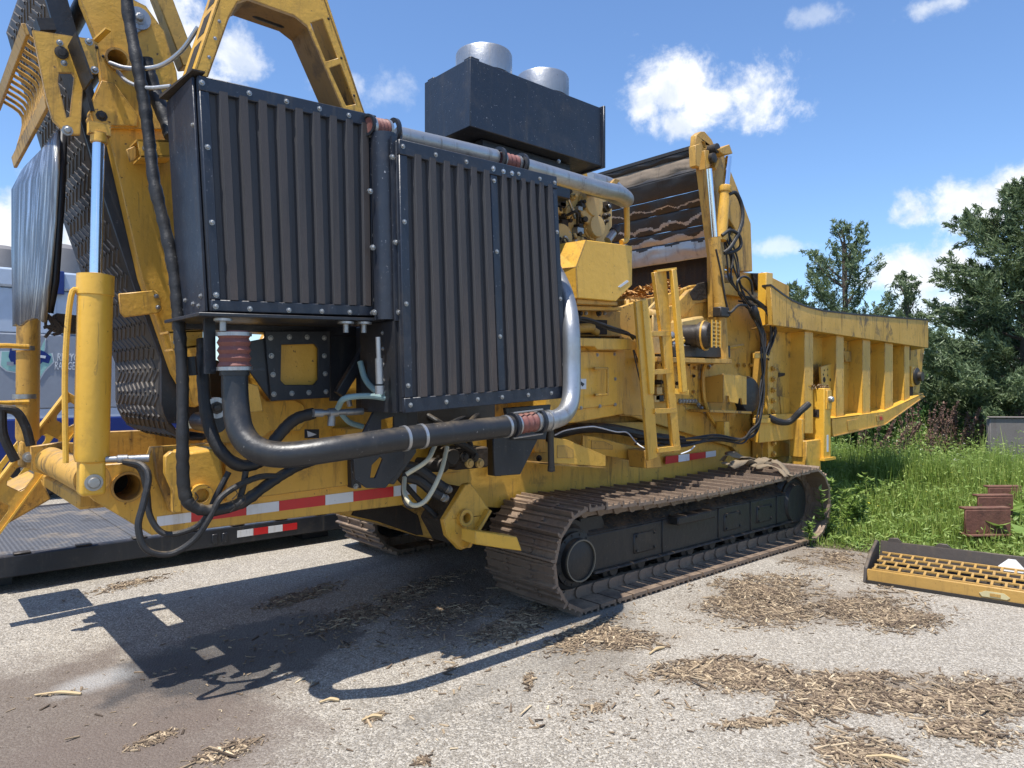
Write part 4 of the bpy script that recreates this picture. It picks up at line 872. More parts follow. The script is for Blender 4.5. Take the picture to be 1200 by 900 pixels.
# bolted joint between mill and infeed
for x in (898, 905):
    plate('joint_flange', [(x - 5, 412), (x + 1, 412), (x + 1, 535), (x - 5, 537)], 4.12 if x == 898 else 4.06, .12, YELD if x == 898 else YEL, G)
for k in range(9): bolt(P(900 if k % 2 else 899, 432 + k * 12.5, 4.1), .026, STEEL, G); bolt(P(907, 432 + k * 12.5, 4.04), .024, YEL, G)
plate('joint_plate', [(875, 505), (905, 512), (925, 520), (925, 535), (905, 536), (896, 528), (880, 512)], 4.2, .05, YEL, G)
m = MB(); m.poly([P(898, 319, 4.0), P(906, 320, 4.0), P(905, 382, 4.0), P(897, 382, 4.0)], (0, .1, 0)); m.build('joint_post', YELC, G, .005)
for b_ in (323, 336, 350): bolt(P(893, b_, 4.1), .028, STEEL, G)
# bundles of cables
def wander(pts, amp, r, i):
    q = random.Random(i * 7 + 1); hose('cable', [(x + q.gauss(0, amp), y + q.gauss(0, amp), Y + q.uniform(-.03, .03)) for x, y, Y in pts], r, HOSE if i % 4 else DARK, G, n=6, sub=6)
for i in range(7):
    wander([(868, 338 + i * 2, 4.05), (876, 352 + i, 4.0), (886, 368, 3.98), (893, 392, 3.96), (895, 420, 3.96), (893, 455, 3.96), (890, 490, 3.96), (884, 505, 3.97), (868, 513 + i * .8, 3.98), (840, 510 + i, 4.0), (800, 513 + i * 1.4, 4.05), (745, 511 + i * 1.6, 4.2)], 1.9, .0095, i)
for i in range(6):
    wander([(846 + i, 262 + i * 3, 4.05), (850 + i * 2, 300, 4.0), (855 + i * 3, 325 + i * 2, 3.97), (866 + i * 2, 345, 3.97), (880 + i, 352, 3.95), (893, 358, 3.94), (901 + i, 372, 3.93), (905 + i % 3, 392, 3.94), (898, 418, 3.96)], 2.6, .0095, 20 + i)
hose('cable', [(866, 345, 3.9), (864, 330, 3.88), (872, 324, 3.88), (880, 330, 3.88), (882, 345, 3.9)], .012, HOSE, G)
hose('cable', [(850, 362, 3.95), (856, 366, 3.9), (865, 358, 3.9), (875, 358, 3.92)], .014, HOSE, G)
m = MB(); q = P(881, 360, 3.94)
m.tube([q, P(884, 366, 3.92), P(886, 372, 3.94)], .045, 10, 4, .1); m.build('cable_wrap', HOSE, G)
for a, b_ in ((893, 416), (893, 492)): plate('cable_clamp', [(a - 8, b_ - 2), (a + 10, b_ - 2), (a + 10, b_ + 4), (a - 8, b_ + 4)], 3.96, .03, YEL, G)
hose('hydraulic_hose', [(640, 512, 4.3), (680, 502, 4.2), (720, 503, 4.18), (765, 512, 4.2), (800, 516, 4.2)], .045, HOSE, G, .03)
hose('white_cable', [(650, 510, 4.1), (664, 504, 4.05), (690, 500, 4.0), (702, 501, 4.0), (722, 506, 4.0), (735, 507, 4.0), (747, 520, 3.9), (758, 527, 3.8)], .006, PWHITE, G)
hose('white_cable', [(798, 532, 3.7), (808, 528, 3.7), (814, 523, 3.9)], .006, PWHITE, G)

# ---------------------------------------------------------------- pockets (steps) above the track
def pocket(front, Y, d):
    m = MB(); m.poly([P(a, b_, Y) for a, b_ in front], (0, .02, 0)); return m.build('step_gusset', YEL, G, .003)
pocket([(646, 512), (664, 515), (710, 534), (710, 547), (646, 543)], 3.86, .3)
pocket([(683, 510), (698, 512), (750, 525), (750, 541), (683, 530)], 4.14, .3)
m = MB(); m.poly([P(646, 543.5, 3.86), P(710, 548, 3.86), P(712, 549, 3.86), P(646, 545, 3.86)], (0, .42, 0)); m.build('step_tread', YELD, G)
plate('gusset_recess', [(653, 522), (664, 522), (672, 527), (672, 537), (653, 537)], 3.856, .003, YELD, G, 0)
plate('gusset_recess', [(693, 516), (708, 517), (718, 522), (718, 527), (693, 526)], 4.136, .003, YELD, G, 0)
plate('small_box', [(626, 508), (640, 508), (640, 531), (626, 531)], 4.22, .08, YEL, G, .006); bolt(P(632, 537, 4.22), .02, DARK, G)
# lug with eye and the yellow cross bar in front of the track
LY = 3.98
holed('tie_lug', xz([(520, 610), (545, 568), (552, 566), (574, 597), (572, 604), (548, 642), (540, 645), (524, 628)], LY), [circ(547, 607, LY, .026)], LY, .05, YEL, G, .006)
MB().ring(P(547, 607, LY - .03), (0, 1, 0), .062, .036, .08).build('lug_boss', YEL, G)
MB().poly([P(574, 597, LY - .05), P(577, 599, LY - .05), P(552, 642, LY - .05), P(548, 642, LY - .05)], (0, .14, 0)).build('lug_edge', YEL, G, .003)
MB().poly([P(520, 612, LY + .05), P(545, 570, LY + .05), P(560, 585, LY + .05), P(535, 640, LY + .05)], (0, .3, 0)).build('lug_mount', CRUD, G, .01)
MB().hexa([P(557, 622, 3.76), P(606, 629, 3.62), P(612, 646, 3.62), P(557, 638, 3.76)], [P(557, 622, 3.76) + Vector((0, .16, 0)), P(606, 629, 3.62) + Vector((0, .14, 0)), P(612, 646, 3.62) + Vector((0, .14, 0)), P(557, 638, 3.76) + Vector((0, .16, 0))]).build('tie_bar', YELC, G, .005)
b = MB(); b.poly([P(392, 592, 4.6), P(480, 585, 4.6), P(535, 600, 4.6), P(522, 634, 4.6), P(488, 628, 4.6), P(440, 612, 4.6), P(400, 604, 4.6)], (0, 1.0, 0)); b.build('axle_carrier', YELD, G, .01)
plate('oil_stain', [(415, 598), (470, 592), (490, 604), (496, 627), (488, 627), (442, 611), (412, 604)], 4.59, .008, CRUD, G, 0)
hose('axle_hose', [(468, 560, 4.2), (490, 585, 4.2), (512, 606, 4.15), (520, 622, 4.2)], .02, HOSE, G)

# ---------------------------------------------------------------- ladder
LAD = plate('ladder', [(745, 353), (753, 352), (765, 450), (772, 536), (760, 540), (752, 440)], 3.72, .03, YEL, G)
def stringer(pts, Y, d, mat=YEL, name='stringer'):
    m = MB(); m.poly([P(a, b_, Y) for a, b_ in pts], (0, d, 0)); return m.build(name, mat, LAD, .004)
stringer([(753, 352), (759, 350), (768, 418), (767, 462), (762, 462)], 3.70, .05, YELC)
stringer([(767, 319), (781, 316), (787, 392), (790, 435), (798, 528), (790, 530), (781, 440), (776, 392)], 3.72, .04)
stringer([(788, 316), (793, 315), (801, 395), (806, 459), (800, 460), (795, 395)], 3.66, .04, YELC)
m = MB(); m.bar(P(768, 318, 3.74), P(791, 315, 3.68), .05, .02); m.build('hand_rail', YELC, LAD)
m = MB(); m.bar(P(788, 458, 3.74), P(806, 460, 3.68), .03, .05); m.build('hand_rail', YELC, LAD)
for (a0_, b0_), (a1_, b1_) in (((764, 391), (786, 391)), ((765, 436), (788, 435)), ((768, 482), (794, 481)), ((772, 528), (798, 525))):
    m = MB(); m.hexa([P(a0_, b0_ - 3, 3.70), P(a1_, b1_ - 3, 3.72), P(a1_, b1_ + 3, 3.72), P(a0_, b0_ + 3, 3.70)], [v + Vector((0, .09, 0)) for v in (P(a0_, b0_ - 3, 3.70), P(a1_, b1_ - 3, 3.72), P(a1_, b1_ + 3, 3.72), P(a0_, b0_ + 3, 3.70))]); m.build('rung', YEL, LAD, .002)
plate('ladder_foot', [(756, 528), (772, 526), (776, 548), (758, 549)], 3.9, .2, YELD, LAD)
plate('sticker', [(780, 517), (788, 516.5), (788, 523.5), (780, 524)], 4.4, .003, ORNG, G, 0)
plate('ladder_stay', [(772, 350), (776, 350), (760, 368), (757, 366)], 4.0, .03, TAN, G)

# ---------------------------------------------------------------- infeed lid, arm and cylinders
LYN, LYF = 4.25, 6.1
prof = [(821, 172), (823, 180), (822, 196), (816, 200), (822, 222), (828, 240), (833, 262), (836, 276), (839, 300)]
pl3 = [P(a, b_, LYN) for a, b_ in prof]
mats = [DARK, DARK, LINER, LINER, LINER, LINER, LINER, LINER]
LIP = worn('lid_lip', (.25, .19, .13), (.10, .08, .06), .6, .5, rough=.6)
for i, (a, b_) in enumerate(zip(pl3, pl3[1:])):
    off = Vector((-.004 * (i % 2), 0, 0)); e = Vector((0, LYF - LYN, 0)); th = Vector((.03, 0, .01)); gap = (b_ - a) * .008
    nt_, ny = 16, 110; m = MB(); rows = []     # each liner plate: bulged and buckled by years of flying wood
    for j in range(nt_ + 1):
        t = j / nt_; row = []
        for k in range(ny + 1):
            y = LYN + (LYF - LYN) * k / ny; w_ = .006 * math.sin(y * 14 + i) * math.sin(math.pi * t) + .006 * mnoise.noise((y * 5, t * 3, i))
            q = a.lerp(b_, .02 + .96 * t); row.append(m.bm.verts.new((q.x - .013 * math.sin(math.pi * t) ** .8 - w_ + off.x, y, q.z + .012 * math.sin(y * 15 + 2 * i) * math.sin(math.pi * t))))
        rows.append(row)
    for r0_, r1_ in zip(rows, rows[1:]):
        for k in range(ny): m.bm.faces.new([r0_[k], r0_[k + 1], r1_[k + 1], r1_[k]])
    o = m.build('lid_liner', LIP if i == 1 else mats[i], G); sm = o.modifiers.new('thick', 'SOLIDIFY'); sm.thickness = .02; sm.offset = 0
    if i > 2:      # rubbing has polished the lower plates in wavy bands
        o.data.materials.append(POLISH)
        for f in o.data.polygons:
            j, k = divmod(f.index, ny); t = (j + .5) / nt_; y = LYN + (LYF - LYN) * k / ny; wv = .13 * math.sin(y * 16 + i) + .16 * mnoise.noise((y * 4, i * 3.1, 0)) + .12 * mnoise.noise((y * 15, t * 2, i))
            if (i == 7 and t > .12 + wv * .5) or (i == 6 and t > .5 + wv) or (i == 5 and abs(t - .62 - wv) < .085) or (i == 4 and abs(t - .6 - wv * 1.2) < .04): f.material_index = 1
m = MB(); a = pl3[0]; m.hexa([a + Vector((-.02, 0, 0)), a + Vector((.5, 0, .02)), a + Vector((.5, 0, .06)), a + Vector((-.02, 0, .035))], [v + Vector((0, LYF - LYN, 0)) for v in (a + Vector((-.02, 0, 0)), a + Vector((.5, 0, .02)), a + Vector((.5, 0, .06)), a + Vector((-.02, 0, .035)))]); m.build('lid_roof', DARK, G)
m = MB(); m.poly([v + Vector((.05, 0, 0)) for v in pl3] + [pl3[-1] + Vector((.5, 0, .1)), pl3[0] + Vector((.3, 0, 0))], (0, .03, 0)); m.build('lid_end', YELD, G)
m = MB(); m.poly([v + Vector((.05, 1.82, 0)) for v in pl3] + [pl3[-1] + Vector((.5, 1.82, .1)), pl3[0] + Vector((.3, 1.82, 0))], (0, .03, 0)); m.build('lid_end', YELD, G)
# dark mouth under the lid and the chips lying at its lip
b = MB(); q = P(838, 330, LYN); b.box(q.x + .15, q.x + .2, LYN + .02, LYF, 2.3, 3.1); b.build('mouth_back', CRUD, G)
b = MB(); b.box(5.3, 7.3, 4.34, LYF, 1.5, P(770, 349, 4.3).z - .03); b.build('mill_housing', YELD, G, .02)
b = MB(); b.box(5.2, 7.3, LYF, LYF + .06, 1.2, 3.0); b.build('mill_wall', YELD, G)
vs, fs = [], []
for i in range(2600):
    y = rng.uniform(4.3, 6.0); x = rng.uniform(5.3, 6.6); z = P(770, 349, 4.3).z - .02 + .16 * max(0, 1 - abs(x - 5.9) / .7) * (1 + .5 * math.sin(y * 5)) + rng.uniform(0, .03)
    a = rng.uniform(0, 6.28); L = rng.uniform(.012, .05); w = rng.uniform(.004, .012); c, s_ = math.cos(a), math.sin(a); k = len(vs); t = rng.uniform(-.02, .02)
    vs += [(x - c * L - s_ * w, y - s_ * L + c * w, z - t), (x + c * L - s_ * w, y + s_ * L + c * w, z + t), (x + c * L + s_ * w, y + s_ * L - c * w, z + t + .006), (x - c * L + s_ * w, y - s_ * L - c * w, z - t + .006)]
    fs.append((k, k + 1, k + 2, k + 3))
me = bpy.data.meshes.new('chip_heap'); me.from_pydata(vs, [], fs)
CHIPO = worn('orange_wood_chips', (.50, .25, .06), (.20, .09, .025), .6, .5, rough=.85)
o = link('chip_heap', me, CHIPO, G); o.location = -WL[G]; o['kind'] = 'stuff'
b = MB(); b.box(5.32, 6.6, 4.36, 6.0, P(770, 349, 4.3).z - .03, P(770, 349, 4.3).z - .005); b.build('mill_lip', CHIPO, G)
# arm
AYM = 4.12
holed('lid_arm', xz([(815, 168), (816, 158), (821, 154), (826, 154), (834, 163), (840, 176), (849, 182), (862, 214), (872, 240), (880, 262), (882, 318), (864, 318), (850, 312), (846, 372), (836, 372), (835, 300), (822, 196), (818, 196)], AYM),
      [xz([(822, 166), (826, 166), (828, 174), (825, 174)], AYM), xz([(847, 250), (850, 250), (862, 268), (858, 276), (848, 270)], AYM)], AYM, .07, YELD, G, .006)
plate('arm_plate', [(849, 270), (862, 262), (870, 290), (868, 312), (850, 314)], AYM + .03, .06, DARK, G)
m = MB(); m.poly([P(815, 170, AYM - .08), P(821, 168, AYM - .08), P(823, 176, AYM - .08), P(820, 196, AYM - .08), P(816, 194, AYM - .08)], (0, .08, 0)); m.poly([P(826, 176, AYM - .08), P(831, 176, AYM - .08), P(832, 196, AYM - .08), P(827, 198, AYM - .08)], (0, .08, 0)); m.build('cylinder_lug', YELD, G, .004)
m = MB(); m.hexa([P(841, 175, AYM - .14), P(855, 169, AYM - .14), P(859, 180, AYM - .14), P(848, 181, AYM - .14)], [v + Vector((0, .16, 0)) for v in (P(841, 175, AYM - .14), P(855, 169, AYM - .14), P(859, 180, AYM - .14), P(848, 181, AYM - .14))]); m.build('cylinder_lug', YELD, G, .006)
for a, b_ in ((836, 175), (832, 186)):
    m = MB(); q = P(a, b_, AYM - .07); m.lathe(q, (0, -1, 0), [(.05, -.05), (.05, .05), (.03, .06), (0, .06)], 16); m.build('pin', DARK, G)
m = MB(); m.bar(P(840, 188, AYM - .05), P(836, 198, AYM - .05), .05, .04); m.build('lug_web', YELD, G)
o = MB().cyl(P(845, 372, 4.0), P(837, 278, 4.0), .062, n=20).build('lid_cylinder', YELD, G)
MB().cyl(P(838, 282, 4.0), P(831, 198, 4.0), .028, n=16).build('piston_rod', CHROME, o)
MB().lathe(P(847, 425, 4.0), P(843, 350, 4.0) - P(847, 425, 4.0), [(.03, 0), (.06, .02), (.06, .60), (.03, .62)], 20).build('cylinder_base', YELD, o)
m = MB(); q = P(845, 366, 3.96); m.box(q.x - .08, q.x + .08, q.y - .05, q.y + .05, q.z - .05, q.z + .05); m.build('cylinder_port', DARK, o, .01)
o = MB().cyl(P(845, 282, 4.0), P(850, 222, 4.0), .055, n=20).build('lid_cylinder', YEL, G)
MB().lathe(P(849.5, 226, 4.0), P(850, 222, 4.0) - P(849.5, 226, 4.0), [(.062, 0), (.068, .01), (.068, .06), (.06, .07)], 20).build('gland_nut', YEL, o)
MB().cyl(P(850, 224, 4.0), P(854, 184, 4.0), .034, n=16).build('piston_rod', CHROME, o)
hose('hydraulic_hose', [(853, 228, 3.96), (862, 226, 3.94), (869, 240, 3.92), (870, 258, 3.9), (864, 276, 3.9), (856, 290, 3.92), (849, 296, 3.96)], .020, HOSE, G)
hose('hydraulic_hose', [(846, 276, 3.96), (856, 270, 3.92), (866, 276, 3.9), (868, 288, 3.9), (860, 295, 3.92), (849, 297, 3.96)], .018, HOSE, G)
hose('steel_line', [(839, 292, 3.93), (845, 320, 3.93), (850, 350, 3.93), (855, 370, 3.93)], .010, DARK, G)
m = MB(); q = P(852, 326, 4.05); m.lathe(q, (0, -1, 0), [(.05, -.05), (.05, .03), (.03, .05), (0, .05)], 14); m.build('relief_valve', GALV, G)
plate('arm_base', [(846, 316), (900, 322), (898, 345), (880, 350), (850, 345)], 4.2, .07, YEL, G)
plate('arm_base_stain', [(882, 320), (897, 320), (897, 342), (888, 340)], 4.15, .03, CRUD, G)

# ---------------------------------------------------------------- infeed hopper
HF, HW = 3.86, 4.08
top = [(903, 334), (915, 343), (928, 352), (945, 359), (965, 364), (1000, 368), (1088, 375)]
bot = [(1088, 408), (906, 381)]
m = MB(); m.poly([P(a, b_, HF) for a, b_ in top + bot], (0, .06, 0)); m.build('hopper_flare', YELS, G, .006)
m = MB()
for (a, b_), (c, d_) in zip(top, top[1:]):
    u, v = P(a, b_, HF), P(c, d_, HF); m.hexa([u + Vector((0, -.006, -.012)), v + Vector((0, -.006, -.012)), v + Vector((0, .10, -.012)), u + Vector((0, .10, -.012))], [w_ + Vector((0, 0, .022)) for w_ in (u + Vector((0, -.006, -.012)), v + Vector((0, -.006, -.012)), v + Vector((0, .10, -.012)), u + Vector((0, .10, -.012)))])
m.build('hopper_rim', DARK, G)
e0 = P(1088, 375, HF); e1 = P(1088, 408, HF)
m = MB(); m.poly([e0 + Vector((-.012, .06, 0)), e1 + Vector((-.012, .06, 0)), e1 + Vector((-.012, .22, -.02)), e0 + Vector((-.012, .22, 0))], (.012, 0, 0)); m.build('flare_end', YEL, G)
plate('hopper_wall', [(903, 375), (1084, 402), (1077, 465), (1036, 492), (976, 505), (903, 505)], HW, .05, YELS, G)
m = MB(); u, v = P(906, 381, HF), P(1088, 408, HF); m.hexa([u + Vector((0, .03, .01)), v + Vector((0, .03, .01)), v + Vector((0, .26, -.03)), u + Vector((0, .26, -.03))], [w_ + Vector((0, 0, .012)) for w_ in (u + Vector((0, .03, .01)), v + Vector((0, .03, .01)), v + Vector((0, .26, -.03)), u + Vector((0, .26, -.03)))]); m.build('flare_underside', YELD, G)
for f0, f1, yt, yb in ((943, 953, 388, 508), (980, 989, 393, 490), (1011, 1020, 397, 485), (1037, 1046.5, 401, 481), (1060, 1066, 404, 473)):
    a, b_, c, d_ = P(f0, yt, HF + .05), P(f1, yt, HF + .05), P(f1, yb, HF + .03), P(f0, yb, HF + .03)
    m = MB(); m.hexa([a, b_, c, d_], [w_ + Vector((0, .25, 0)) for w_ in (a, b_, c, d_)]); m.build('hopper_rib', YEL, G, .005)
m = MB(); rail = [(975, 490), (1036, 482.5), (1082, 461), (1083, 465), (1037, 498), (976, 512)]; m.poly([P(a, b_, HF) for a, b_ in rail], (0, .06, 0)); m.build('hopper_rail', YEL, G, .005)
m = MB(); rr = [P(975, 490, HF), P(1036, 482.5, HF), P(1082, 461, HF)]
for u, v in zip(rr, rr[1:]): m.hexa([u, v, v + Vector((0, .22, .03)), u + Vector((0, .22, .03))], [w_ + Vector((0, 0, -.012)) for w_ in (u, v, v + Vector((0, .22, .03)), u + Vector((0, .22, .03)))])
m.build('rail_ledge', YELC, G)
m = MB(); lw = [P(976, 512, HF), P(1037, 498, HF), P(1083, 465, HF)]
for u, v in zip(lw, lw[1:]): m.hexa([u + Vector((0, -.012, 0)), v + Vector((0, -.012, 0)), v + Vector((0, .10, 0)), u + Vector((0, .10, 0))], [w_ + Vector((0, 0, .012)) for w_ in (u + Vector((0, -.012, 0)), v + Vector((0, -.012, 0)), v + Vector((0, .10, 0)), u + Vector((0, .10, 0)))])
m.build('rail_lip', YELD, G)
for (pts, mt) in (([(993, 493), (1006, 491), (1007, 503), (994, 505)], YEL), ([(1027, 487), (1035, 486), (1036, 493), (1028, 494.5)], YELD)):
    plate('access_plate', pts, HF - .008, .008, mt, G, .002)
plate('stencil', [(1031, 488.5), (1034, 488), (1034.5, 492), (1031.5, 492.5)], HF - .011, .003, RED, G, 0)
plate('access_plate', [(914, 464), (926, 466), (926, 486), (916, 487)], HW - .012, .012, YEL, G, .003)
plate('access_plate', [(989, 411), (998, 412), (998, 424), (991, 424)], HW - .04, .04, YELD, G, .004)
plate('slot_bracket', [(913, 437), (920, 437), (920, 440), (913, 442)], HW - .01, .01, CRUD, G, 0)
plate('hole_plate', [(962, 430), (975, 426), (976, 455), (963, 455)], HF + .1, .03, YEL, G, .003)
for a, b_, r in ((966, 434, .012), (970, 433, .012), (965, 439, .014), (970, 440, .012), (966, 445, .035), (973, 445, .02)):
    MB().cyl(P(a, b_, HF + .099), P(a, b_, HF + .099) + Vector((0, .006, 0)), r, n=12).build('bolt_hole', CRUD, G)
b = MB(); q = P(1073, 440, HF + .04); b.box(q.x - .14, q.x + .06, q.y, q.y + .12, q.z - .16, q.z + .14); b.build('roller_bearing', YEL, G, .012)
m = MB(); q = P(1074, 441, HF); m.lathe(q + Vector((.1, .05, 0)), (0, -1, 0), [(.13, -.05), (.13, .03), (.07, .05), (.07, .1), (0, .1)], 16); m.build('roller_shaft', DARK, G)
for a, b_, c, d_ in ((1064, 1067, 404, 422), (1066, 1070, 452, 470)): plate('tension_slot', [(a, c), (b_, c), (b_, d_), (a, d_)], HF + .08, .02, CRUD, G, 0)
# far wall and floor of the hopper
q0, q1 = P(905, 381, HW), P(1084, 402, HW)
b = MB(); b.box(q0.x, q1.x, 6.0, 6.06, 1.2, 2.7); b.build('hopper_far_wall', YELD, G)
b = MB(); b.box(q0.x, q1.x - .3, HW + .06, 6.0, 1.45, 1.5); b.build('hopper_floor', DARK, G)
m = MB(); m.cyl((q1.x - .35, HW + .06, 1.6), (q1.x - .35, 6.0, 1.6), .2, n=24); m.build('chain_drum', DARK, G)
for k in range(7): 
    m = MB(); x = P(1036, 492, HF).x + .1 + k * .07; m.cyl((x, HW + .3, 1.1), (x, HW + .3, 1.45), .03, n=8); m.build('drag_chain', YELD, G)
# support post of the hopper
q = P(966, 455, 3.82); zt, zb = P(966, 455, 3.82).z, .82
b = MB(); b.box(q.x, q.x + .17, 3.82, 4.06, zb, zt); POST = b.build('hopper_post', YELC, G, .008, seg=2)
b = MB(); b.box(q.x - .03, q.x + .26, 3.80, 4.08, zb - .02, zb + .01); b.build('post_foot', YELC, POST)
b = MB(); b.box(q.x - .006, q.x + .001, 3.88, 4.0, zt - .34, zt - .25); b.build('cable_opening', CRUD, POST)
b = MB(); b.box(q.x + .04, q.x + .15, 3.80, 3.83, zt - .25, zt - .02); b.build('catch_plate', YEL, POST, .005)
MB().lathe((q.x + .1, 3.80, zt - .13), (0, -1, 0), [(.04, 0), (.04, .02), (.03, .04), (0, .045)], 14).build('catch_knob', STEEL, POST)
MB().poly([(q.x + .06, 3.816, zt - .55), (q.x + .10, 3.816, zt - .55), (q.x + .10, 3.816, zt - .75), (q.x + .06, 3.816, zt - .75)], (0, .003, 0)).build('label_plate', PWHITE, POST)
b = MB(); b.box(q.x - .36, q.x - .003, 3.86, 4.04, zt - .98, zt - .60); b.build('post_bracket', YEL, POST, .008)
b = MB(); b.box(7.1, q.x - .3, 4.0, 4.06, 1.06, 1.36); b.build('lower_rail', YEL, G, .006)
b = MB(); b.box(q.x - .38, q.x - .34, 3.9, 4.05, .86, 1.3); b.build('rail_end', YEL, G, .004)
MB().tube([P(948, 473, 3.75), P(938, 482, 3.8), P(925, 494, 3.9), P(912, 494, 3.96), P(900, 488, 4.02)], .036, 10, 6, .06).build('cable_loom', HOSE, G)
for i in range(26):
    q = P(random.uniform(945, 972), random.uniform(452, 456), 3.9); MB().bar(q, q + Vector((random.uniform(-.06, .06), random.uniform(-.03, .03), random.uniform(-.01, .03))), .015, .01).build('chip_litter', CRUD2, POST)
# ================================================================ GROUND
def asphalt():
    m, g, b = new_mat('old_chip_asphalt'); p = g.pos()
    v = g.new('ShaderNodeTexVoronoi'); v.inputs['Scale'].default_value = 88; g.put(v.inputs['Vector'], p)
    v2 = g.new('ShaderNodeTexVoronoi'); v2.inputs['Scale'].default_value = 210; g.put(v2.inputs['Vector'], p)
    sep = g.new('ShaderNodeSeparateColor'); g.l.new(v.outputs['Color'], sep.inputs[0])
    sep2 = g.new('ShaderNodeSeparateColor'); g.l.new(v2.outputs['Color'], sep2.inputs[0])
    big = g.noise(p, .55, 6, .6); mid = g.noise(p, 3.2, 6, .7)
    bind = g.mix(g.step(big, .35, .65), (.25, .217, .170), (.325, .284, .226))
    st = g.step(g.math('ADD', sep.outputs[0], g.math('MULTIPLY', mid, .5)), .55, .95)
    stone = g.mix(sep.outputs[1], (.38, .338, .272), (.66, .60, .50))
    c = g.mix(g.math('MULTIPLY', st, .72), bind, stone)
    c = g.mix(g.math('MULTIPLY', g.step(sep2.outputs[0], .7, .9), .55), c, (.42, .40, .37))
    c = g.mix(g.math('MULTIPLY', g.step(sep2.outputs[1], .68, .86), .72), c, (.085, .076, .064))
    c = g.mix(g.math('MULTIPLY', g.step(mid, .5, .72), .3), c, (.15, .125, .095))
    c = g.mix(g.math('MULTIPLY', g.step(g.noise(p, 1.3, 7, .7), .53, .7), .22), c, (.36, .33, .29))
    def blot(x, y, rx, ry, ang, edge, amt, col, seed):
        nonlocal c
        mp = g.new('ShaderNodeMapping'); mp.vector_type = 'TEXTURE'; mp.inputs['Location'].default_value = (x, y, 0); mp.inputs['Rotation'].default_value = (0, 0, ang); mp.inputs['Scale'].default_value = (rx, ry, 1)
        g.put(mp.inputs['Vector'], p)
        ln = g.new('ShaderNodeVectorMath', operation='LENGTH'); fl = g.new('ShaderNodeVectorMath', operation='MULTIPLY'); g.l.new(mp.outputs[0], fl.inputs[0]); fl.inputs[1].default_value = (1, 1, 0); g.l.new(fl.outputs[0], ln.inputs[0])
        f = g.math('ADD', ln.outputs['Value'], g.math('MULTIPLY', g.math('SUBTRACT', g.noise(p, 2.6 + seed, 6, .65), .5), 1.3))
        f = g.step(f, 1.0 + edge * .5, 1.0 - edge * .5, 0, amt); c = g.mix(f, c, col); return f
    a = PG(60, 860); blot(a.x, a.y, 1.15, 1.0, .6, .7, .8, (.115, .085, .066), 0)     # brown damp stain in the corner
    a = PG(150, 905); blot(a.x, a.y, .8, .6, 0, .5, .5, (.14, .105, .085), .3)
    wet = blot(*PG(295, 765).xy, .80, .52, .25, .3, .72, (.035, .034, .034), .5)       # wet patch of oil and water
    a = PG(110, 800); blot(a.x, a.y, .20, .12, .3, 1.2, .42, (.52, .52, .50), 2.5)       # pale residue
    a = PG(520, 700); blot(a.x, a.y, 1.1, .35, .9, .7, .55, (.12, .095, .075), .9)
    a = PG(700, 745); blot(a.x, a.y, .9, .3, .7, .8, .45, (.10, .08, .06), 1.2)
    for (px_, py_, rx_, ry_, an_) in ((900, 700, 1.0, .5, -.05), (985, 712, .9, .36, -.25), (730, 752, .5, .2, -.5), (820, 785, .45, .18, -.4), (1000, 805, .6, .24, -.6), (1090, 822, .55, .3, -.7), (1160, 815, .45, .3, -.5), (1010, 880, .25, .2, -.3), (880, 795, .4, .2, -.3)):
        q_ = PG(px_, py_); blot(q_.x, q_.y, rx_ * .85, ry_ * .85, an_, 1.0, .42, (.19, .145, .10), px_ * .001)
    for (px_, py_, px2, py2) in ((560, 860, 800, 640), (430, 880, 760, 700), (250, 720, 520, 640)):   # faint tyre and track scuffs
        q_, q2_ = PG(px_, py_), PG(px2, py2); d_ = q2_ - q_; blot((q_.x + q2_.x) / 2, (q_.y + q2_.y) / 2, d_.length / 2, .09, math.atan2(d_.y, d_.x), .9, .30, (.15, .14, .125), px_ * .002)
    a = PG(990, 655); blot(a.x, a.y, .5, .9, .0, .9, .6, (.16, .12, .085), .7)
    g.put(b.inputs['Base Color'], c)
    g.put(b.inputs['Roughness'], g.math('SUBTRACT', .92, g.math('MULTIPLY', wet, .45)))
    bp = g.new('ShaderNodeBump'); bp.inputs['Strength'].default_value = .7; bp.inputs['Distance'].default_value = .007
    g.put(bp.inputs['Height'], g.math('ADD', g.math('MULTIPLY', v.outputs['Distance'], -1.2), g.math('ADD', g.math('MULTIPLY', v2.outputs['Distance'], -.6), g.math('MULTIPLY', mid, .6))))
    g.l.new(bp.outputs[0], b.inputs['Normal'])
    return m
ASPH = asphalt()
SOIL = worn('soil_and_thatch', (.085, .075, .035), (.05, .035, .02), .6, .5, rough=.95, dust=(.13, .11, .06))
m = MB(); s = 900; m.bm.faces.new([m.bm.verts.new(v) for v in ((-s, -s, 0), (s, -s, 0), (s, s, 0), (-s, s, 0))]); me, c = m.mesh('ground', False, False); o = link('ground', me, SOIL); tag(o, kind='structure')
def edge_x(y): return 7.36 - .29 * (y - 3.0) if y < 3.6 else 7.19
m = MB(); pts = [(-70, -60), (9.5, -60)]
y = -60
while y < 60:
    y += .12 if -2 < y < 9 else 2.0
    pts.append((max(7.0, min(9.5, edge_x(y))) + .10 * mnoise.noise((y * 1.7, 0, 0)) + .05 * mnoise.noise((y * 6, 3, 0)), y))
pts += [(-70, 60)]
m.bm.faces.new([m.bm.verts.new((x, y, .006)) for x, y in pts]); me, c = m.mesh('asphalt_yard', False, False); bm = bmesh.new(); bm.from_mesh(me); bmesh.ops.triangulate(bm, faces=bm.faces); bm.to_mesh(me); bm.free()
o = link('asphalt_yard', me, ASPH, None, c); tag(o, kind='structure')

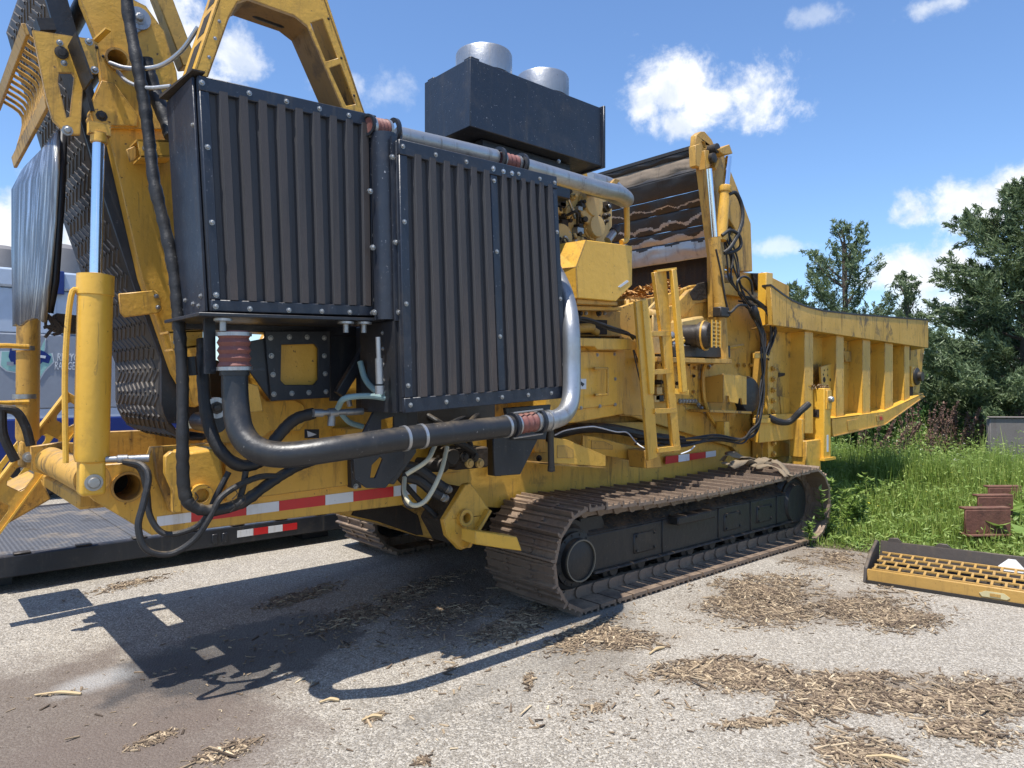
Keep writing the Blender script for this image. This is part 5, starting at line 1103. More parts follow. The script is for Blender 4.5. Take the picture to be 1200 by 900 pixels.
# ================================================================ TRAILER
TX0, TX1, TY0, TY1 = -7.0, 4.6, 7.0, 9.7
T = thing('flatbed_trailer', (TX0, (TY0 + TY1) / 2, 0), 'low black flatbed trailer with worn checkered deck lying behind the grinder', 'trailer')
def deckmat():
    m, g, b = new_mat('tread_plate_deck'); p = g.pos()
    ck = g.new('ShaderNodeTexWave', wave_type='BANDS', bands_direction='X'); ck.inputs['Scale'].default_value = 9; ck.inputs['Distortion'].default_value = 1.2; g.put(ck.inputs['Vector'], p)
    ck2 = g.new('ShaderNodeTexWave', wave_type='BANDS', bands_direction='Y'); ck2.inputs['Scale'].default_value = 9; g.put(ck2.inputs['Vector'], p)
    k = g.math('MULTIPLY', ck.outputs['Fac'], ck2.outputs['Fac'])
    c = g.mix(g.step(k, .2, .6), (.085, .085, .088), (.165, .165, .17))
    c = g.mix(g.step(g.noise(p, 1.6, 6, .7), .5, .68, 0, .75), c, (.30, .24, .17))
    c = g.mix(g.step(g.noise(p, 3.4, 7, .7), .54, .7, 0, .8), c, (.05, .045, .04))
    g.put(b.inputs['Base Color'], c); b.inputs['Roughness'].default_value = .55; b.inputs['Metallic'].default_value = .2
    bp = g.new('ShaderNodeBump'); bp.inputs['Strength'].default_value = .5; bp.inputs['Distance'].default_value = .008; g.put(bp.inputs['Height'], k); g.l.new(bp.outputs[0], b.inputs['Normal'])
    return m
DECK = deckmat()
n = 8
for i in range(n):
    w = (TX1 - TX0) / n; b = MB(); b.box(TX0 + i * w + .004, TX0 + (i + 1) * w - .004, TY0 + .09, TY1 - .09, .255, .30); b.build('deck_plate', DECK, T, .003)
for y0, y1 in ((TY0, TY0 + .085), (TY1 - .085, TY1)):
    b = MB(); b.box(TX0, TX1, y0, y1, .13, .308); b.build('side_rail', BLK, T, .012)
b = MB(); b.box(TX0, TX1, TY0 + .085, TY0 + .12, .13, .2); b.build('rail_web', BLK, T)
for k in range(26):
    x = TX0 + .3 + k * .44; b = MB(); b.box(x, x + .12, TY0 + .004, TY0 + .08, .3085, .322); b.build('stake_pocket', DARK, T, .004)
for k in range(2):
    x = P(248 + 12 * k, 632, TY0).x; b = MB(); b.box(x, x + .05, TY0 - .02, TY0, .17, .26); b.build('rail_lug', BLK, T, .004)
for a, b_, mm in ((278, 296.7, WHT), (297, 314, RED), (314.3, 331, WHT), (331.3, 348, RED)):
    x0, x1 = P(a, 625, TY0).x, P(b_, 625, TY0).x; b = MB(); b.box(x0, x1, TY0 - .004, TY0 - .0005, .195, .262); b.build('reflective_tape', mm, T)
for x in (-5.5, -2.5, .5, 3.4):
    b = MB(); b.box(x, x + .3, TY0 + .3, TY1 - .3, .0, .25); b.build('cross_beam', BLK, T)
# leaf litter on the deck
# ================================================================ TRUCK BODY BEHIND
VY = 12.2
V = thing('box_truck', (0, VY + 1.2, 0), 'grey recycling box truck with blue skirt and teal star emblem, parked behind the conveyor', 'truck')
zz = lambda y: P(60, y, VY).z
b = MB(); b.box(-6.5, 3.6, VY, VY + 2.5, zz(479), zz(392)); b.build('body_panel', TRUCKG, V, .02)
b = MB(); b.box(-6.5, 3.6, VY + .012, VY + 2.49, zz(490), zz(479.2)); b.build('pale_stripe', TRUCKL, V)
b = MB(); b.box(-6.5, 3.6, VY - .01, VY + 2.5, zz(546), zz(490.2)); b.build('blue_skirt', TRUCKB, V, .02)
b = MB(); b.box(-6.5, 3.6, VY + .02, VY + 2.48, zz(391.8), zz(340)); b.build('upper_panel', TRUCKL, V, .02)
b = MB(); b.box(-6.52, 3.62, VY - .03, VY + 2.52, zz(339.5), zz(318)); b.build('top_rail', TRUCKL, V, .03)
for x in np.arange(-6.2, 3.6, 1.6):
    b = MB(); b.box(x, x + .07, VY - .0, VY + .03, zz(391), zz(341)); b.build('panel_post', TRUCKL, V, .006)
q = P(62, 330, VY - .03); b = MB(); b.box(q.x - .10, q.x + .14, VY - .06, VY - .02, q.z - .18, q.z + .16); b.build('marker_lamp', TRUCKB, V, .01)
for x in (-4.8, -3.6, 1.6, 2.7):
    m = MB(); m.lathe((x, VY + .1, .5), (0, 1, 0), [(.3, -.02), (.46, 0), (.5, .04), (.5, .26), (.46, .3), (.2, .3)], 26); w = m.build('wheel', HOSE, V)
    MB().lathe((x, VY + .09, .5), (0, -1, 0), [(.28, -.04), (.28, 0), (.2, -.02), (.1, .05), (0, .05)], 20).build('rim', STEEL, w)
b = MB(); b.box(-6.4, 3.5, VY + .3, VY + 2.2, .45, zz(546)); b.build('chassis_frame', DARK, V)
for x, r, h in ((P(3, 300, 13.4).x, .30, .5), (P(72, 300, 13.4).x, .35, .62)):
    m = MB(); m.lathe((x, 13.4, zz(318) - .02), (0, 0, 1), [(r, 0), (r, h * .5), (r * .86, h * .85), (r * .4, h), (0, h)], 24); m.build('roof_vent', simple('grey_vent', (.16, .15, .145), .6), V)
# emblem: pale outlined teal star with blue machine shape and two lines of lettering
def flat(name, pts, Y, mat, parent, th=.004):
    return MB().poly([P(a, b_, Y) for a, b_ in pts], (0, th, 0)).build(name, mat, parent)
star = [(2, 412), (20, 412), (30, 404), (38, 412), (46, 412), (53, 397), (52, 410), (49, 418), (60, 414), (62, 424), (52, 434), (46, 444), (38, 437), (28, 440), (20, 436), (8, 434), (1, 428)]
flat('emblem_outline', [(31 + (a - 31) * 1.06, 420 + (b_ - 420) * 1.08) for a, b_ in star], VY - .006, PWHITE, V)
flat('emblem_star', star, VY - .012, TEAL, V)
flat('emblem_blue', [(12, 408), (20, 405), (24, 412), (44, 409), (52, 412), (60, 418), (57, 426), (50, 424), (46, 428), (14, 427), (10, 418)], VY - .018, TRUCKB, V)
flat('emblem_detail', [(46, 416), (54, 417), (53, 420), (46, 419)], VY - .022, PWHITE, V)
flat('emblem_detail', [(8, 424), (16, 424), (16, 429), (8, 428)], VY - .022, TRUCKG, V)
def lettering(txt, a, b_, x_to, parent, mat, Y, h):
    cu = bpy.data.curves.new('lettering', 'FONT'); cu.body = txt; cu.size = 1; cu.extrude = .004; cu.shear = .2; cu.resolution_u = 2
    t = bpy.data.objects.new('tmp', cu); COL.objects.link(t); dg = bpy.context.evaluated_depsgraph_get(); me = bpy.data.meshes.new_from_object(t.evaluated_get(dg)); bpy.data.objects.remove(t)
    p0, p1 = P(a, b_, Y), P(x_to, b_, Y); xs = [v.co.x for v in me.vertices]; ys = [v.co.y for v in me.vertices]; sc = (p1.x - p0.x) / (max(xs) - min(xs)); sh_ = h / (max(ys) - min(ys))
    for v in me.vertices: v.co = Vector(((v.co.x - min(xs)) * sc, -v.co.z, (v.co.y - min(ys)) * sh_))
    me.materials.clear(); return link('lettering', me, mat, parent, p0)
lettering('RECYCLE', 67, 423, 100, V, PWHITE, VY - .008, .115)
lettering('RANGER', 64, 433, 92, V, PWHITE, VY - .008, .115)

# ================================================================ SCREEN TROUGH LYING ON THE ASPHALT
A0 = PG(1016, 684); A1 = PG(1200, 713); ux = (A1 - A0).normalized(); uy = Vector((-ux.y, ux.x, 0));
if uy.dot(FWD) < 0: uy = -uy
L = 2.6; dp = .50
TR = thing('screen_trough', A0, 'fallen dark steel screen trough with yellow grate floor lying at the edge of the grass', 'screen section')
def tp(s, d, z): return A0 + ux * s + uy * d + Vector((0, 0, z))
GOLD = worn('ochre_paint', (.48, .28, .07), (.16, .09, .03), .6, .6, rough=.55)
TRK = worn('scuffed_dark_plate', (.060, .048, .040), (.10, .075, .05), .6, .6, rough=.6)
m = MB(); m.hexa([tp(0, 0, .012), tp(L, 0, .012), tp(L, 0, .125), tp(0, 0, .125)], [tp(0, .025, .012), tp(L, .025, .012), tp(L, .025, .125), tp(0, .025, .125)]); m.build('front_lip', GOLD, TR, .006)
m = MB(); m.hexa([tp(-.01, -.012, .010), tp(L, -.012, .010), tp(L, -.012, .034), tp(-.01, -.012, .034)], [tp(-.01, -.001, .010), tp(L, -.001, .010), tp(L, -.001, .034), tp(-.01, -.001, .034)]); m.build('lip_edge', DARK, TR)
m = MB(); m.poly([tp(-.03, -.01, .01), tp(-.03, dp + .02, .01), tp(-.03, dp + .03, .27), tp(-.03, dp - .03, .29), tp(-.03, .22, .22), tp(-.03, .03, .13)], ux * .028); m.build('end_plate', TRK, TR, .005)
m = MB(); m.hexa([tp(0, dp, .01), tp(L, dp, .01), tp(L, dp + .06, .29), tp(0, dp + .06, .27)], [tp(0, dp + .025, .01), tp(L, dp + .025, .01), tp(L, dp + .085, .29), tp(0, dp + .085, .27)])
m.hexa([tp(.05, dp + .06, .262), tp(.18, dp + .06, .262), tp(.14, dp + .065, .31), tp(.07, dp + .065, .30)], [tp(.05, dp + .08, .262), tp(.18, dp + .08, .262), tp(.14, dp + .085, .31), tp(.07, dp + .085, .30)])
m.hexa([tp(.42, dp + .062, .27), tp(.56, dp + .062, .272), tp(.52, dp + .066, .305), tp(.46, dp + .066, .305)], [tp(.42, dp + .08, .27), tp(.56, dp + .08, .272), tp(.52, dp + .086, .305), tp(.46, dp + .086, .305)]); m.build('back_plate', TRK, TR, .004)
m = MB(); m.hexa([tp(.01, .03, .03), tp(L, .03, .03), tp(L, dp, .05), tp(.01, dp, .05)], [tp(.01, .03, .036), tp(L, .03, .036), tp(L, dp, .056), tp(.01, dp, .056)]); m.build('floor_pan', DARK, TR)
z0_, z1_ = .118, .185
fz = lambda d: z0_ + (z1_ - z0_) * (d / dp)
for r in range(5):
    d0 = .04 + r * .11; m = MB(); m.bar(tp(.03, d0, fz(d0)), tp(L, d0, fz(d0)), .016, .016); m.build('grate_rail', GOLD, TR, .002)
tooth = None
for r in range(4):
    d0 = .04 + r * .11
    for k in range(30):
        s_ = .05 + k * .092 + (.046 if r % 2 else 0)
        if s_ > L - .05: continue
        c = tp(s_, d0 + .055, fz(d0 + .055))
        if tooth is None:
            m = MB(); e = (tp(0, .0425, 0) - tp(0, 0, 0)); e = uy * .047 + Vector((0, 0, .0063)); m.bar(-e, e, .018, .02); bmesh.ops.recalc_face_normals(m.bm, faces=m.bm.faces); tooth = bpy.data.meshes.new('grate_tooth'); m.bm.to_mesh(tooth); m.bm.free(); tooth.materials.append(GOLD)
        link('grate_tooth', tooth, None, TR, c)
q = tp(.90, -.004, .07); m = MB(); m.hexa([tp(.82, -.006, .045), tp(.98, -.006, .045), tp(1.0, -.006, .062), tp(.96, -.006, .09), tp(.84, -.006, .09), tp(.80, -.006, .07)], [tp(.82, -.0005, .045), tp(.98, -.0005, .045), tp(1.0, -.0005, .062), tp(.96, -.0005, .09), tp(.84, -.0005, .09), tp(.80, -.0005, .07)]); m.build('worn_label', simple('cream_label', (.55, .48, .26), .6), TR)
m = MB(); m.hexa([tp(.87, -.009, .055), tp(.94, -.009, .055), tp(.94, -.009, .078), tp(.87, -.009, .078)], [tp(.87, -.0055, .055), tp(.94, -.0055, .055), tp(.94, -.0055, .078), tp(.87, -.0055, .078)]); m.build('label_centre', GOLD, TR)
def bkp(s, z): return tp(s, dp + .06 * (z - .01) / .28 - .004, z)
m = MB(); pt = [bkp(.91, .15), bkp(1.06, .15), bkp(1.08, .175), bkp(1.01, .25), bkp(.96, .25), bkp(.89, .185)]; m.hexa(pt, [v + uy * .003 for v in pt]); m.build('white_triangle', simple('white_marker', (.78, .78, .76), .5), TR)
lab = TR

# ================================================================ RUSTY BEAMS, GREY PLATE
def beam(px, py, dist, w, h, l, rot, label):
    p = D(px, dist); B = thing('rusty_beam', p, label, 'steel beam', 'rusty steel beams lying in the grass'); R_ = Matrix.Rotation(rot, 3, 'Z')
    T_ = lambda x, y, z: p + R_ @ Vector((x, y, z))
    def bx(name, x0, x1, y0, y1, z0, z1):
        m = MB(); m.hexa([T_(x0, y0, z0), T_(x1, y0, z0), T_(x1, y0, z1), T_(x0, y0, z1)], [T_(x0, y1, z0), T_(x1, y1, z0), T_(x1, y1, z1), T_(x0, y1, z1)]); return m.build(name, RUST, B, .006)
    b0 = py   # height of the underside
    bx('upper_flange', -w / 2, w / 2, 0, l, b0 + h - .022, b0 + h); bx('web_plate', -w / 2 + .004, w / 2 - .004, -.004, .026, b0 + .023, b0 + h - .023)
    bx('lower_flange', -w / 2, w / 2, -.06, l, b0, b0 + .022); bx('rear_web', -.02, .02, .05, l, b0 + .024, b0 + h - .024)
    bx('foot', -w * .22, -w * .22 + .03, .0, l, 0, b0 - .002); bx('foot', w * .12, w * .12 + .03, .0, l, 0, b0 - .002)
    return B
yaw = -math.atan2(FWD.x, FWD.y)
beam(1158, .13, 7.35, .50, .29, .10, yaw + .06, 'rusty steel beam nearest the trough, standing on two short webs in the grass')
beam(1167, .17, 8.0, .42, .28, .10, yaw + .06, 'middle rusty beam, half hidden behind the nearest one in the grass')
beam(1178, .17, 8.7, .42, .28, .10, yaw + .02, 'farthest rusty beam of the row, only its top flange above the weeds')
p = D(1196, 12.4); PL = thing('steel_plate', p, 'weathered grey steel plate standing among the tall weeds', 'steel plate'); R_ = Matrix.Rotation(yaw - .12, 3, 'Z')
def pbox(name, x0, x1, y0, y1, z0, z1, mat):
    m = MB(); T_ = lambda x, y, z: p + R_ @ Vector((x, y, z)); m.hexa([T_(x0, y0, z0), T_(x1, y0, z0), T_(x1, y0, z1), T_(x0, y0, z1)], [T_(x0, y1, z0), T_(x1, y1, z0), T_(x1, y1, z1), T_(x0, y1, z1)]); m.build(name, mat, PL, .01)
pbox('plate_face', -.50, 1.2, 0, .04, 0, 1.10, CONC); pbox('plate_rim', -.52, 1.2, -.03, .07, 1.102, 1.13, CONC); pbox('plate_side', -.50, -.46, .042, .12, 0, 1.09, CONC)

# ================================================================ STRAP ON THE TRACK, CHIP TIP
ST = MB()
def ribbon(m, pts, w, seed):
    r = random.Random(seed); prev = None; pts = [Vector(q) for q in pts]; out = []
    for i in range(len(pts) - 1):
        for k in range(5): out.append(pts[i].lerp(pts[i + 1], k / 5))
    out.append(pts[-1])
    for i, q in enumerate(out):
        d = (out[min(i + 1, len(out) - 1)] - out[max(0, i - 1)]).normalized(); t = .8 * math.sin(i * .45 + seed); s = d.cross(Vector((0, math.sin(t), math.cos(t)))).normalized()
        row = [m.bm.verts.new(q - s * w / 2 + Vector((0, 0, r.uniform(0, .008)))), m.bm.verts.new(q + Vector((0, 0, .012))), m.bm.verts.new(q + s * w / 2 + Vector((0, 0, r.uniform(0, .008))))]
        if prev:
            for a in (0, 1): m.bm.faces.new([prev[a], prev[a + 1], row[a + 1], row[a]])
        prev = row
def top(px, py, dz=.0):
    q = PG(px, py, .83 + dz); return q
ribbon(ST, [P(846, 541, 4.1), P(852, 533, 4.05), P(866, 534, 4.0), P(878, 541, 3.95), P(892, 541, 3.9), P(905, 541, 3.85)], .10, 1)
ribbon(ST, [P(848, 543, 4.0), P(858, 546, 3.9), P(872, 541, 3.9), P(884, 545, 3.85)], .09, 2)
ribbon(ST, [P(880, 548, 3.85), P(892, 541, 3.8), P(905, 540, 3.72), P(915, 545, 3.62), P(924, 556, 3.52), P(928, 563, 3.50)], .09, 3)
ribbon(ST, [P(886, 548, 3.8), P(900, 546, 3.7), P(914, 551, 3.58), P(922, 560, 3.50)], .07, 4)
o = ST.build('webbing_strap', CLOTH); sm = o.modifiers.new('thick', 'SOLIDIFY'); sm.thickness = .006; sm.offset = 1
tag(o, 'frayed tan webbing strap lying crumpled over the rear of the near track', 'strap')

# ================================================================ LOOSE WOOD CHIPS (uncountable litter)
def litter_mat():
    m, g, b = new_mat('shredded_wood'); at = g.new('ShaderNodeAttribute'); at.attribute_name = 'tone'
    r = g.new('ShaderNodeValToRGB'); e = r.color_ramp.elements; e[0].position = 0; e[0].color = (.05, .034, .022, 1); e[1].position = 1; e[1].color = (.68, .55, .36, 1)
    for ps, col in ((.3, (.15, .105, .068, 1)), (.6, (.29, .215, .135, 1)), (.86, (.48, .37, .235, 1))): n = e.new(ps); n.color = col
    g.l.new(at.outputs['Fac'], r.inputs[0]); g.put(b.inputs['Base Color'], r.outputs[0]); b.inputs['Roughness'].default_value = .85
    return m
LIT = litter_mat()
def litter(name, centres, label, zmax=.035, long=.06):
    """centres: (x, y, rx, ry, angle, count)"""
    X = []; 
    for x, y, rx, ry, a, n in centres:
        r = np.sqrt(rng.random(n)) ** 1.0 * (0.55 + .45 * rng.random(n)); t = rng.random(n) * 2 * np.pi
        r = np.abs(rng.normal(0, .5, n)); r = np.where(r > 1.15, rng.random(n), r)
        lx, ly = r * np.cos(t) * rx, r * np.sin(t) * ry; X.append(np.stack([x + lx * np.cos(a) - ly * np.sin(a), y + lx * np.sin(a) + ly * np.cos(a), np.maximum(0, 1 - r)], 1))
    X = np.concatenate(X)
    keep = np.array([mnoise.noise((px_ * 2.3, py_ * 2.3, 1.7)) + .5 * mnoise.noise((px_ * 6, py_ * 6, 4)) + .28 * rng.normal() > -.16 for px_, py_, _ in X]); X = X[keep]; n = len(X)
    ln = np.exp(rng.normal(math.log(.0068), .72, n)).clip(.002, .07); wd = (ln * rng.uniform(.12, .4, n)).clip(.0014, .006); th = wd * .5
    a = rng.random(n) * 2 * np.pi; tilt = rng.normal(0, .10, n); z = .008 + rng.random(n) * zmax * .5 * X[:, 2] + np.abs(np.sin(tilt)) * ln
    d = np.stack([np.cos(a) * np.cos(tilt), np.sin(a) * np.cos(tilt), np.sin(tilt)], 1); s = np.stack([-np.sin(a), np.cos(a), np.zeros(n)], 1); u = np.cross(d, s)
    c = np.stack([X[:, 0], X[:, 1], z], 1)
    V_ = []
    for k, (i, j, l) in enumerate(((-1, -1, -1), (-1, 1, -1), (-1, 1, 1), (-1, -1, 1), (1, -.6, -1), (1, .6, -1), (1, .6, .6), (1, -.6, .6))):
        V_.append(c + d * (i * ln)[:, None] + s * (j * wd)[:, None] + u * (l * th)[:, None])
    V_ = np.stack(V_, 1).reshape(-1, 3); F_ = np.array([(3, 2, 6, 7), (0, 3, 7, 4), (2, 1, 5, 6), (4, 7, 6, 5), (0, 1, 2, 3)])
    F_ = (np.arange(n) * 8)[:, None, None] + F_[None]; F_ = F_.reshape(-1, 4)
    me = bpy.data.meshes.new(name); me.from_pydata(V_, [], F_.tolist()); at = me.attributes.new('tone', 'FLOAT', 'FACE'); tone = np.repeat(np.clip(rng.beta(1.7, 1.9, n), 0, 1), 5); at.data.foreach_set('value', tone.astype(np.float32))
    o = link(name, me, LIT); tag(o, label, 'wood chips', None, 'stuff'); return o
def pgc(px, py, rx, ry, ang, n): q = PG(px, py); return (q.x, q.y, rx, ry, ang, int(n * 4.2))
litter('wood_chips', [pgc(900, 700, .95, .50, -.05, 5200), pgc(985, 712, .9, .36, -.25, 3400), pgc(870, 690, .5, .4, .1, 1700), pgc(1060, 728, .55, .25, -.3, 1200)], 'broad spread of shredded wood chips between the track and the trough', .04)
litter('wood_chips', [pgc(730, 752, .42, .20, -.5, 1700), pgc(820, 785, .42, .18, -.4, 1500), pgc(700, 742, .55, .2, .1, 1500), pgc(880, 795, .35, .2, -.3, 1200), pgc(1000, 805, .5, .20, -.6, 1700), pgc(1090, 822, .5, .22, -.7, 1900), pgc(1160, 815, .4, .3, -.5, 1500), pgc(960, 830, .3, .16, -.3, 700), pgc(1010, 880, .25, .2, -.3, 700), pgc(880, 850, .25, .06, -.5, 350), pgc(1130, 860, .3, .2, -.5, 600)], 'winding trail of shredded wood chips crossing the asphalt in the foreground', .03)
litter('wood_chips', [pgc(460, 705, 1.0, .22, .35, 1900), pgc(600, 735, .8, .2, .3, 1700), pgc(350, 700, .5, .16, .3, 500), pgc(530, 718, .7, .3, .3, 900)], 'dark shredded chips in the shade in front of the tracks', .025)
litter('wood_chips', [pgc(990, 655, .5, .35, .2, 1500), pgc(1040, 690, .4, .25, .2, 500), pgc(940, 660, .3, .2, .2, 400)], 'thin chips along the edge of the grass', .015)
litter('wood_chips', [pgc(150, 686, .5, .18, .3, 260), pgc(180, 868, .14, .06, .2, 160), pgc(262, 885, .22, .09, .1, 380), pgc(440, 842, .1, .04, .3, 60), pgc(60, 815, .2, .03, -.2, 50), pgc(495, 893, .06, .04, .3, 50), pgc(620, 800, .15, .03, .8, 60), pgc(400, 760, 2.6, 1.7, 0, 420), pgc(700, 830, 2.2, 1.4, 0, 300)], 'scattered splinters and small clumps of chips on the open asphalt', .01)
for (a, b_), r, label in (((68, 817), .12, 'pale wood sliver lying left of the wet patch'), ((386, 825), .05, 'short pale wood offcut at the edge of the shadow'), ((436, 845), .05, 'broken sliver of wood on the sunlit asphalt'), ((1040, 893), .09, 'pale stick at the bottom edge of the chip trail'), ((770, 765), .08, 'light splinter on top of the chip trail')):
    q = PG(a, b_); an = random.uniform(-.3, .9); dv = (RGT * math.cos(an) + FWD * math.sin(an)) * r; m = MB(); m.tube([q - dv + Vector((0, 0, .016)), q + Vector((0, 0, .022)) + FWD * .012, q + dv + Vector((0, 0, .014))], [.006, .010, .007], 6, 4); tag(m.build('wood_splinter', simple('pale_split_wood', (.50, .37, .20), .8)), label, 'stick', 'loose sticks on the asphalt')
q = D(985, 9.6); vs = []; 
tipc = P(982, 570, 4.2)
m = MB(); m.lathe((8.25, 4.35, .0), (0, 0, 1), [(.50, .0), (.38, .24), (.25, .42), (.1, .50), (0, .51)], 26)
for v in m.bm.verts: v.co += Vector((mnoise.noise(v.co * 5) * .07, mnoise.noise(v.co * 5 + Vector((9, 0, 0))) * .07, mnoise.noise(v.co * 7) * .05))
CH = worn('pale_chip_pile', (.42, .31, .19), (.16, .11, .06), .6, .8, rough=.9, bump=1.0, dust_amt=0)
o = m.build('chip_pile', CH); tag(o, 'small pale pile of chips behind the rear end of the near track', 'chip pile')
# ================================================================ VEGETATION
def leaf_mat(name, a, b_, c_, trans=.35, rough=.55):
    m, g, b = new_mat(name); at = g.new('ShaderNodeAttribute'); at.attribute_name = 'tone'
    r = g.new('ShaderNodeValToRGB'); e = r.color_ramp.elements; e[0].color = (*a, 1); e[1].color = (*c_, 1); n = e.new(.55); n.color = (*b_, 1)
    g.l.new(at.outputs['Fac'], r.inputs[0])
    nt = m.node_tree; nt.nodes.remove(b); d = g.new('ShaderNodeBsdfPrincipled'); g.l.new(r.outputs[0], d.inputs['Base Color']); d.inputs['Roughness'].default_value = rough
    t = g.new('ShaderNodeBsdfTranslucent'); g.l.new(r.outputs[0], t.inputs[0]); mx = g.new('ShaderNodeMixShader'); mx.inputs[0].default_value = trans
    g.l.new(d.outputs[0], mx.inputs[1]); g.l.new(t.outputs[0], mx.inputs[2]); out = [n for n in g.n if n.type == 'OUTPUT_MATERIAL'][0]; g.l.new(mx.outputs[0], out.inputs[0])
    return m
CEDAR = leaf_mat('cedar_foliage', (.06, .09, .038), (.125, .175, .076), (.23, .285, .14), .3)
OAKL = leaf_mat('broad_foliage', (.03, .07, .018), (.07, .15, .035), (.14, .25, .06), .35)
GRASS = leaf_mat('green_grass', (.12, .18, .03), (.26, .36, .06), (.48, .53, .16), .4)
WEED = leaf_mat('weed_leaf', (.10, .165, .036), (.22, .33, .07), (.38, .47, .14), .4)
FLOW = leaf_mat('pale_flower', (.30, .32, .18), (.50, .50, .36), (.70, .70, .58), .3)
DOCK = leaf_mat('dry_dock_seed', (.085, .042, .032), (.16, .085, .06), (.25, .145, .10), .1, .8)
BARK = worn('grey_bark', (.10, .075, .055), (.05, .04, .03), .6, .5, rough=.9, bump=1.0)
def quads(name, c, d, s, ln, wd, mat, parent=None, tone=None, bend=None, loc=(0, 0, 0), tip=.25):
    """pointed leaves: centre c, direction d, side s, half length ln, half width wd"""
    n = len(c); ln = np.broadcast_to(ln, n)[:, None]; wd = np.broadcast_to(wd, n)[:, None]
    nrm = np.cross(d, s); bd = 0 if bend is None else nrm * bend[:, None]
    V_ = np.stack([c - d * ln - s * wd * .35, c - d * ln + s * wd * .35, c + s * wd + bd, c + d * ln + s * wd * tip, c + d * ln - s * wd * tip, c - s * wd + bd], 1).reshape(-1, 3)
    F_ = np.array([(0, 1, 2, 5), (5, 2, 3, 4)]); F_ = ((np.arange(n) * 6)[:, None, None] + F_[None]).reshape(-1, 4)
    me = bpy.data.meshes.new(name); me.vertices.add(len(V_)); me.vertices.foreach_set('co', (V_ - np.array(loc)).astype(np.float32).ravel()); me.loops.add(F_.size); me.loops.foreach_set('vertex_index', F_.astype(np.int32).ravel()); me.polygons.add(len(F_)); me.polygons.foreach_set('loop_start', np.arange(0, F_.size, 4, dtype=np.int32)); me.update(calc_edges=True)
    at = me.attributes.new('tone', 'FLOAT', 'FACE'); tone = rng.random(n) if tone is None else tone; at.data.foreach_set('value', np.repeat(np.clip(tone, 0, 1), 2).astype(np.float32))
    return link(name, me, mat, parent, loc)
def unit(v): return v / np.maximum(np.linalg.norm(v, axis=1, keepdims=True), 1e-6)
def rnd(n): return unit(rng.normal(0, 1, (n, 3)))
def cedar(px, dist, H, R, label, lean=0.0, nl=70, dens=1.0, open_=.0, z0=.6, up=.45):
    p = D(px, dist); T = thing('cedar_tree', p, label, 'tree', 'cedar trees behind the grinder'); p = np.array(p)
    trunk = MB(); trunk.tube([Vector(p) + Vector((lean * t * H * .15 + .06 * math.sin(t * 7), .05 * math.cos(t * 5), t * H * .97)) for t in np.linspace(0, 1, 7)], [.16 * R / 2.2, .12 * R / 2.2, .07, .02], 10, 3); trunk.build('trunk', BARK, T)
    C, Dv, W_ = [], [], []; limbs = MB()
    for k in range(nl):
        t = (k + rng.random()) / nl; h = z0 + (H - z0) * t; az = k * 2.4 + rng.normal(0, .4); prof = (1 - t) ** .75; ln = R * prof * rng.uniform(.5, 1.2) + .2
        b0 = p + np.array([lean * t * H * .15, 0, h]); ue = up + .5 * t + rng.normal(0, .12); dr = np.array([math.cos(az) * math.cos(ue), math.sin(az) * math.cos(ue), math.sin(ue)])
        sag = rng.uniform(.0, .25); pt = lambda q: b0 + dr * ln * q + np.array([0, 0, -sag * ln * q * (1 - q)]) 
        if k % 2 == 0: limbs.tube([Vector(pt(q)) for q in (0, .4, .8)], [.035, .02, .008], 5, 2)
        ns = max(4, int(ln * 6.5))
        for j in range(ns):
            q = (.22 + .8 * (j + rng.random()) / ns); c = pt(q); sl = (.16 + .42 * (1 - q)) * min(1.2, ln * .7) + .12
            sd = unit((dr * .75 + rng.normal(0, .5, 3) + np.array([0, 0, .25]))[None])[0]
            nn = int((56 if open_ < .5 else 40) * dens * (.6 + sl)); f = rng.random(nn) ** .8
            pos = c + sd * sl * f[:, None] + rng.normal(0, .06 + .05 * sl, (nn, 3)) * (1.15 - f)[:, None]
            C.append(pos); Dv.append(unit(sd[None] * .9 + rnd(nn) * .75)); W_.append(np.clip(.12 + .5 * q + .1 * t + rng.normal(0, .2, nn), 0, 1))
    limbs.build('limb', BARK, T)
    C = np.concatenate(C); Dv = np.concatenate(Dv); tone = np.concatenate(W_); s = unit(np.cross(Dv, rnd(len(C))))
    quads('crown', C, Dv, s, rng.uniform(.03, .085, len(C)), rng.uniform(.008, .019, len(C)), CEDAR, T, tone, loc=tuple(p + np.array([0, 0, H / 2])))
    return T
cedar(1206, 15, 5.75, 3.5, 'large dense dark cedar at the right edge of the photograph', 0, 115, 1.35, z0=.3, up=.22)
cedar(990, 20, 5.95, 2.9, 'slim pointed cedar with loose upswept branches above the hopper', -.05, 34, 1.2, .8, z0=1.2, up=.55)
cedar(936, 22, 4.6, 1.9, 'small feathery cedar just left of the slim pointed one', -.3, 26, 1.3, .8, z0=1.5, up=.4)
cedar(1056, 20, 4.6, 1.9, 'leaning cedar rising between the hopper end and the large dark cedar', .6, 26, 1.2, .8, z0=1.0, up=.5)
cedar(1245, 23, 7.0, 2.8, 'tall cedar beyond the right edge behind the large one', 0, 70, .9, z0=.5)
cedar(1130, 26, 3.0, 2.0, 'low bushy cedar filling the gap under the large dark one', 0, 50, .9, z0=.2)
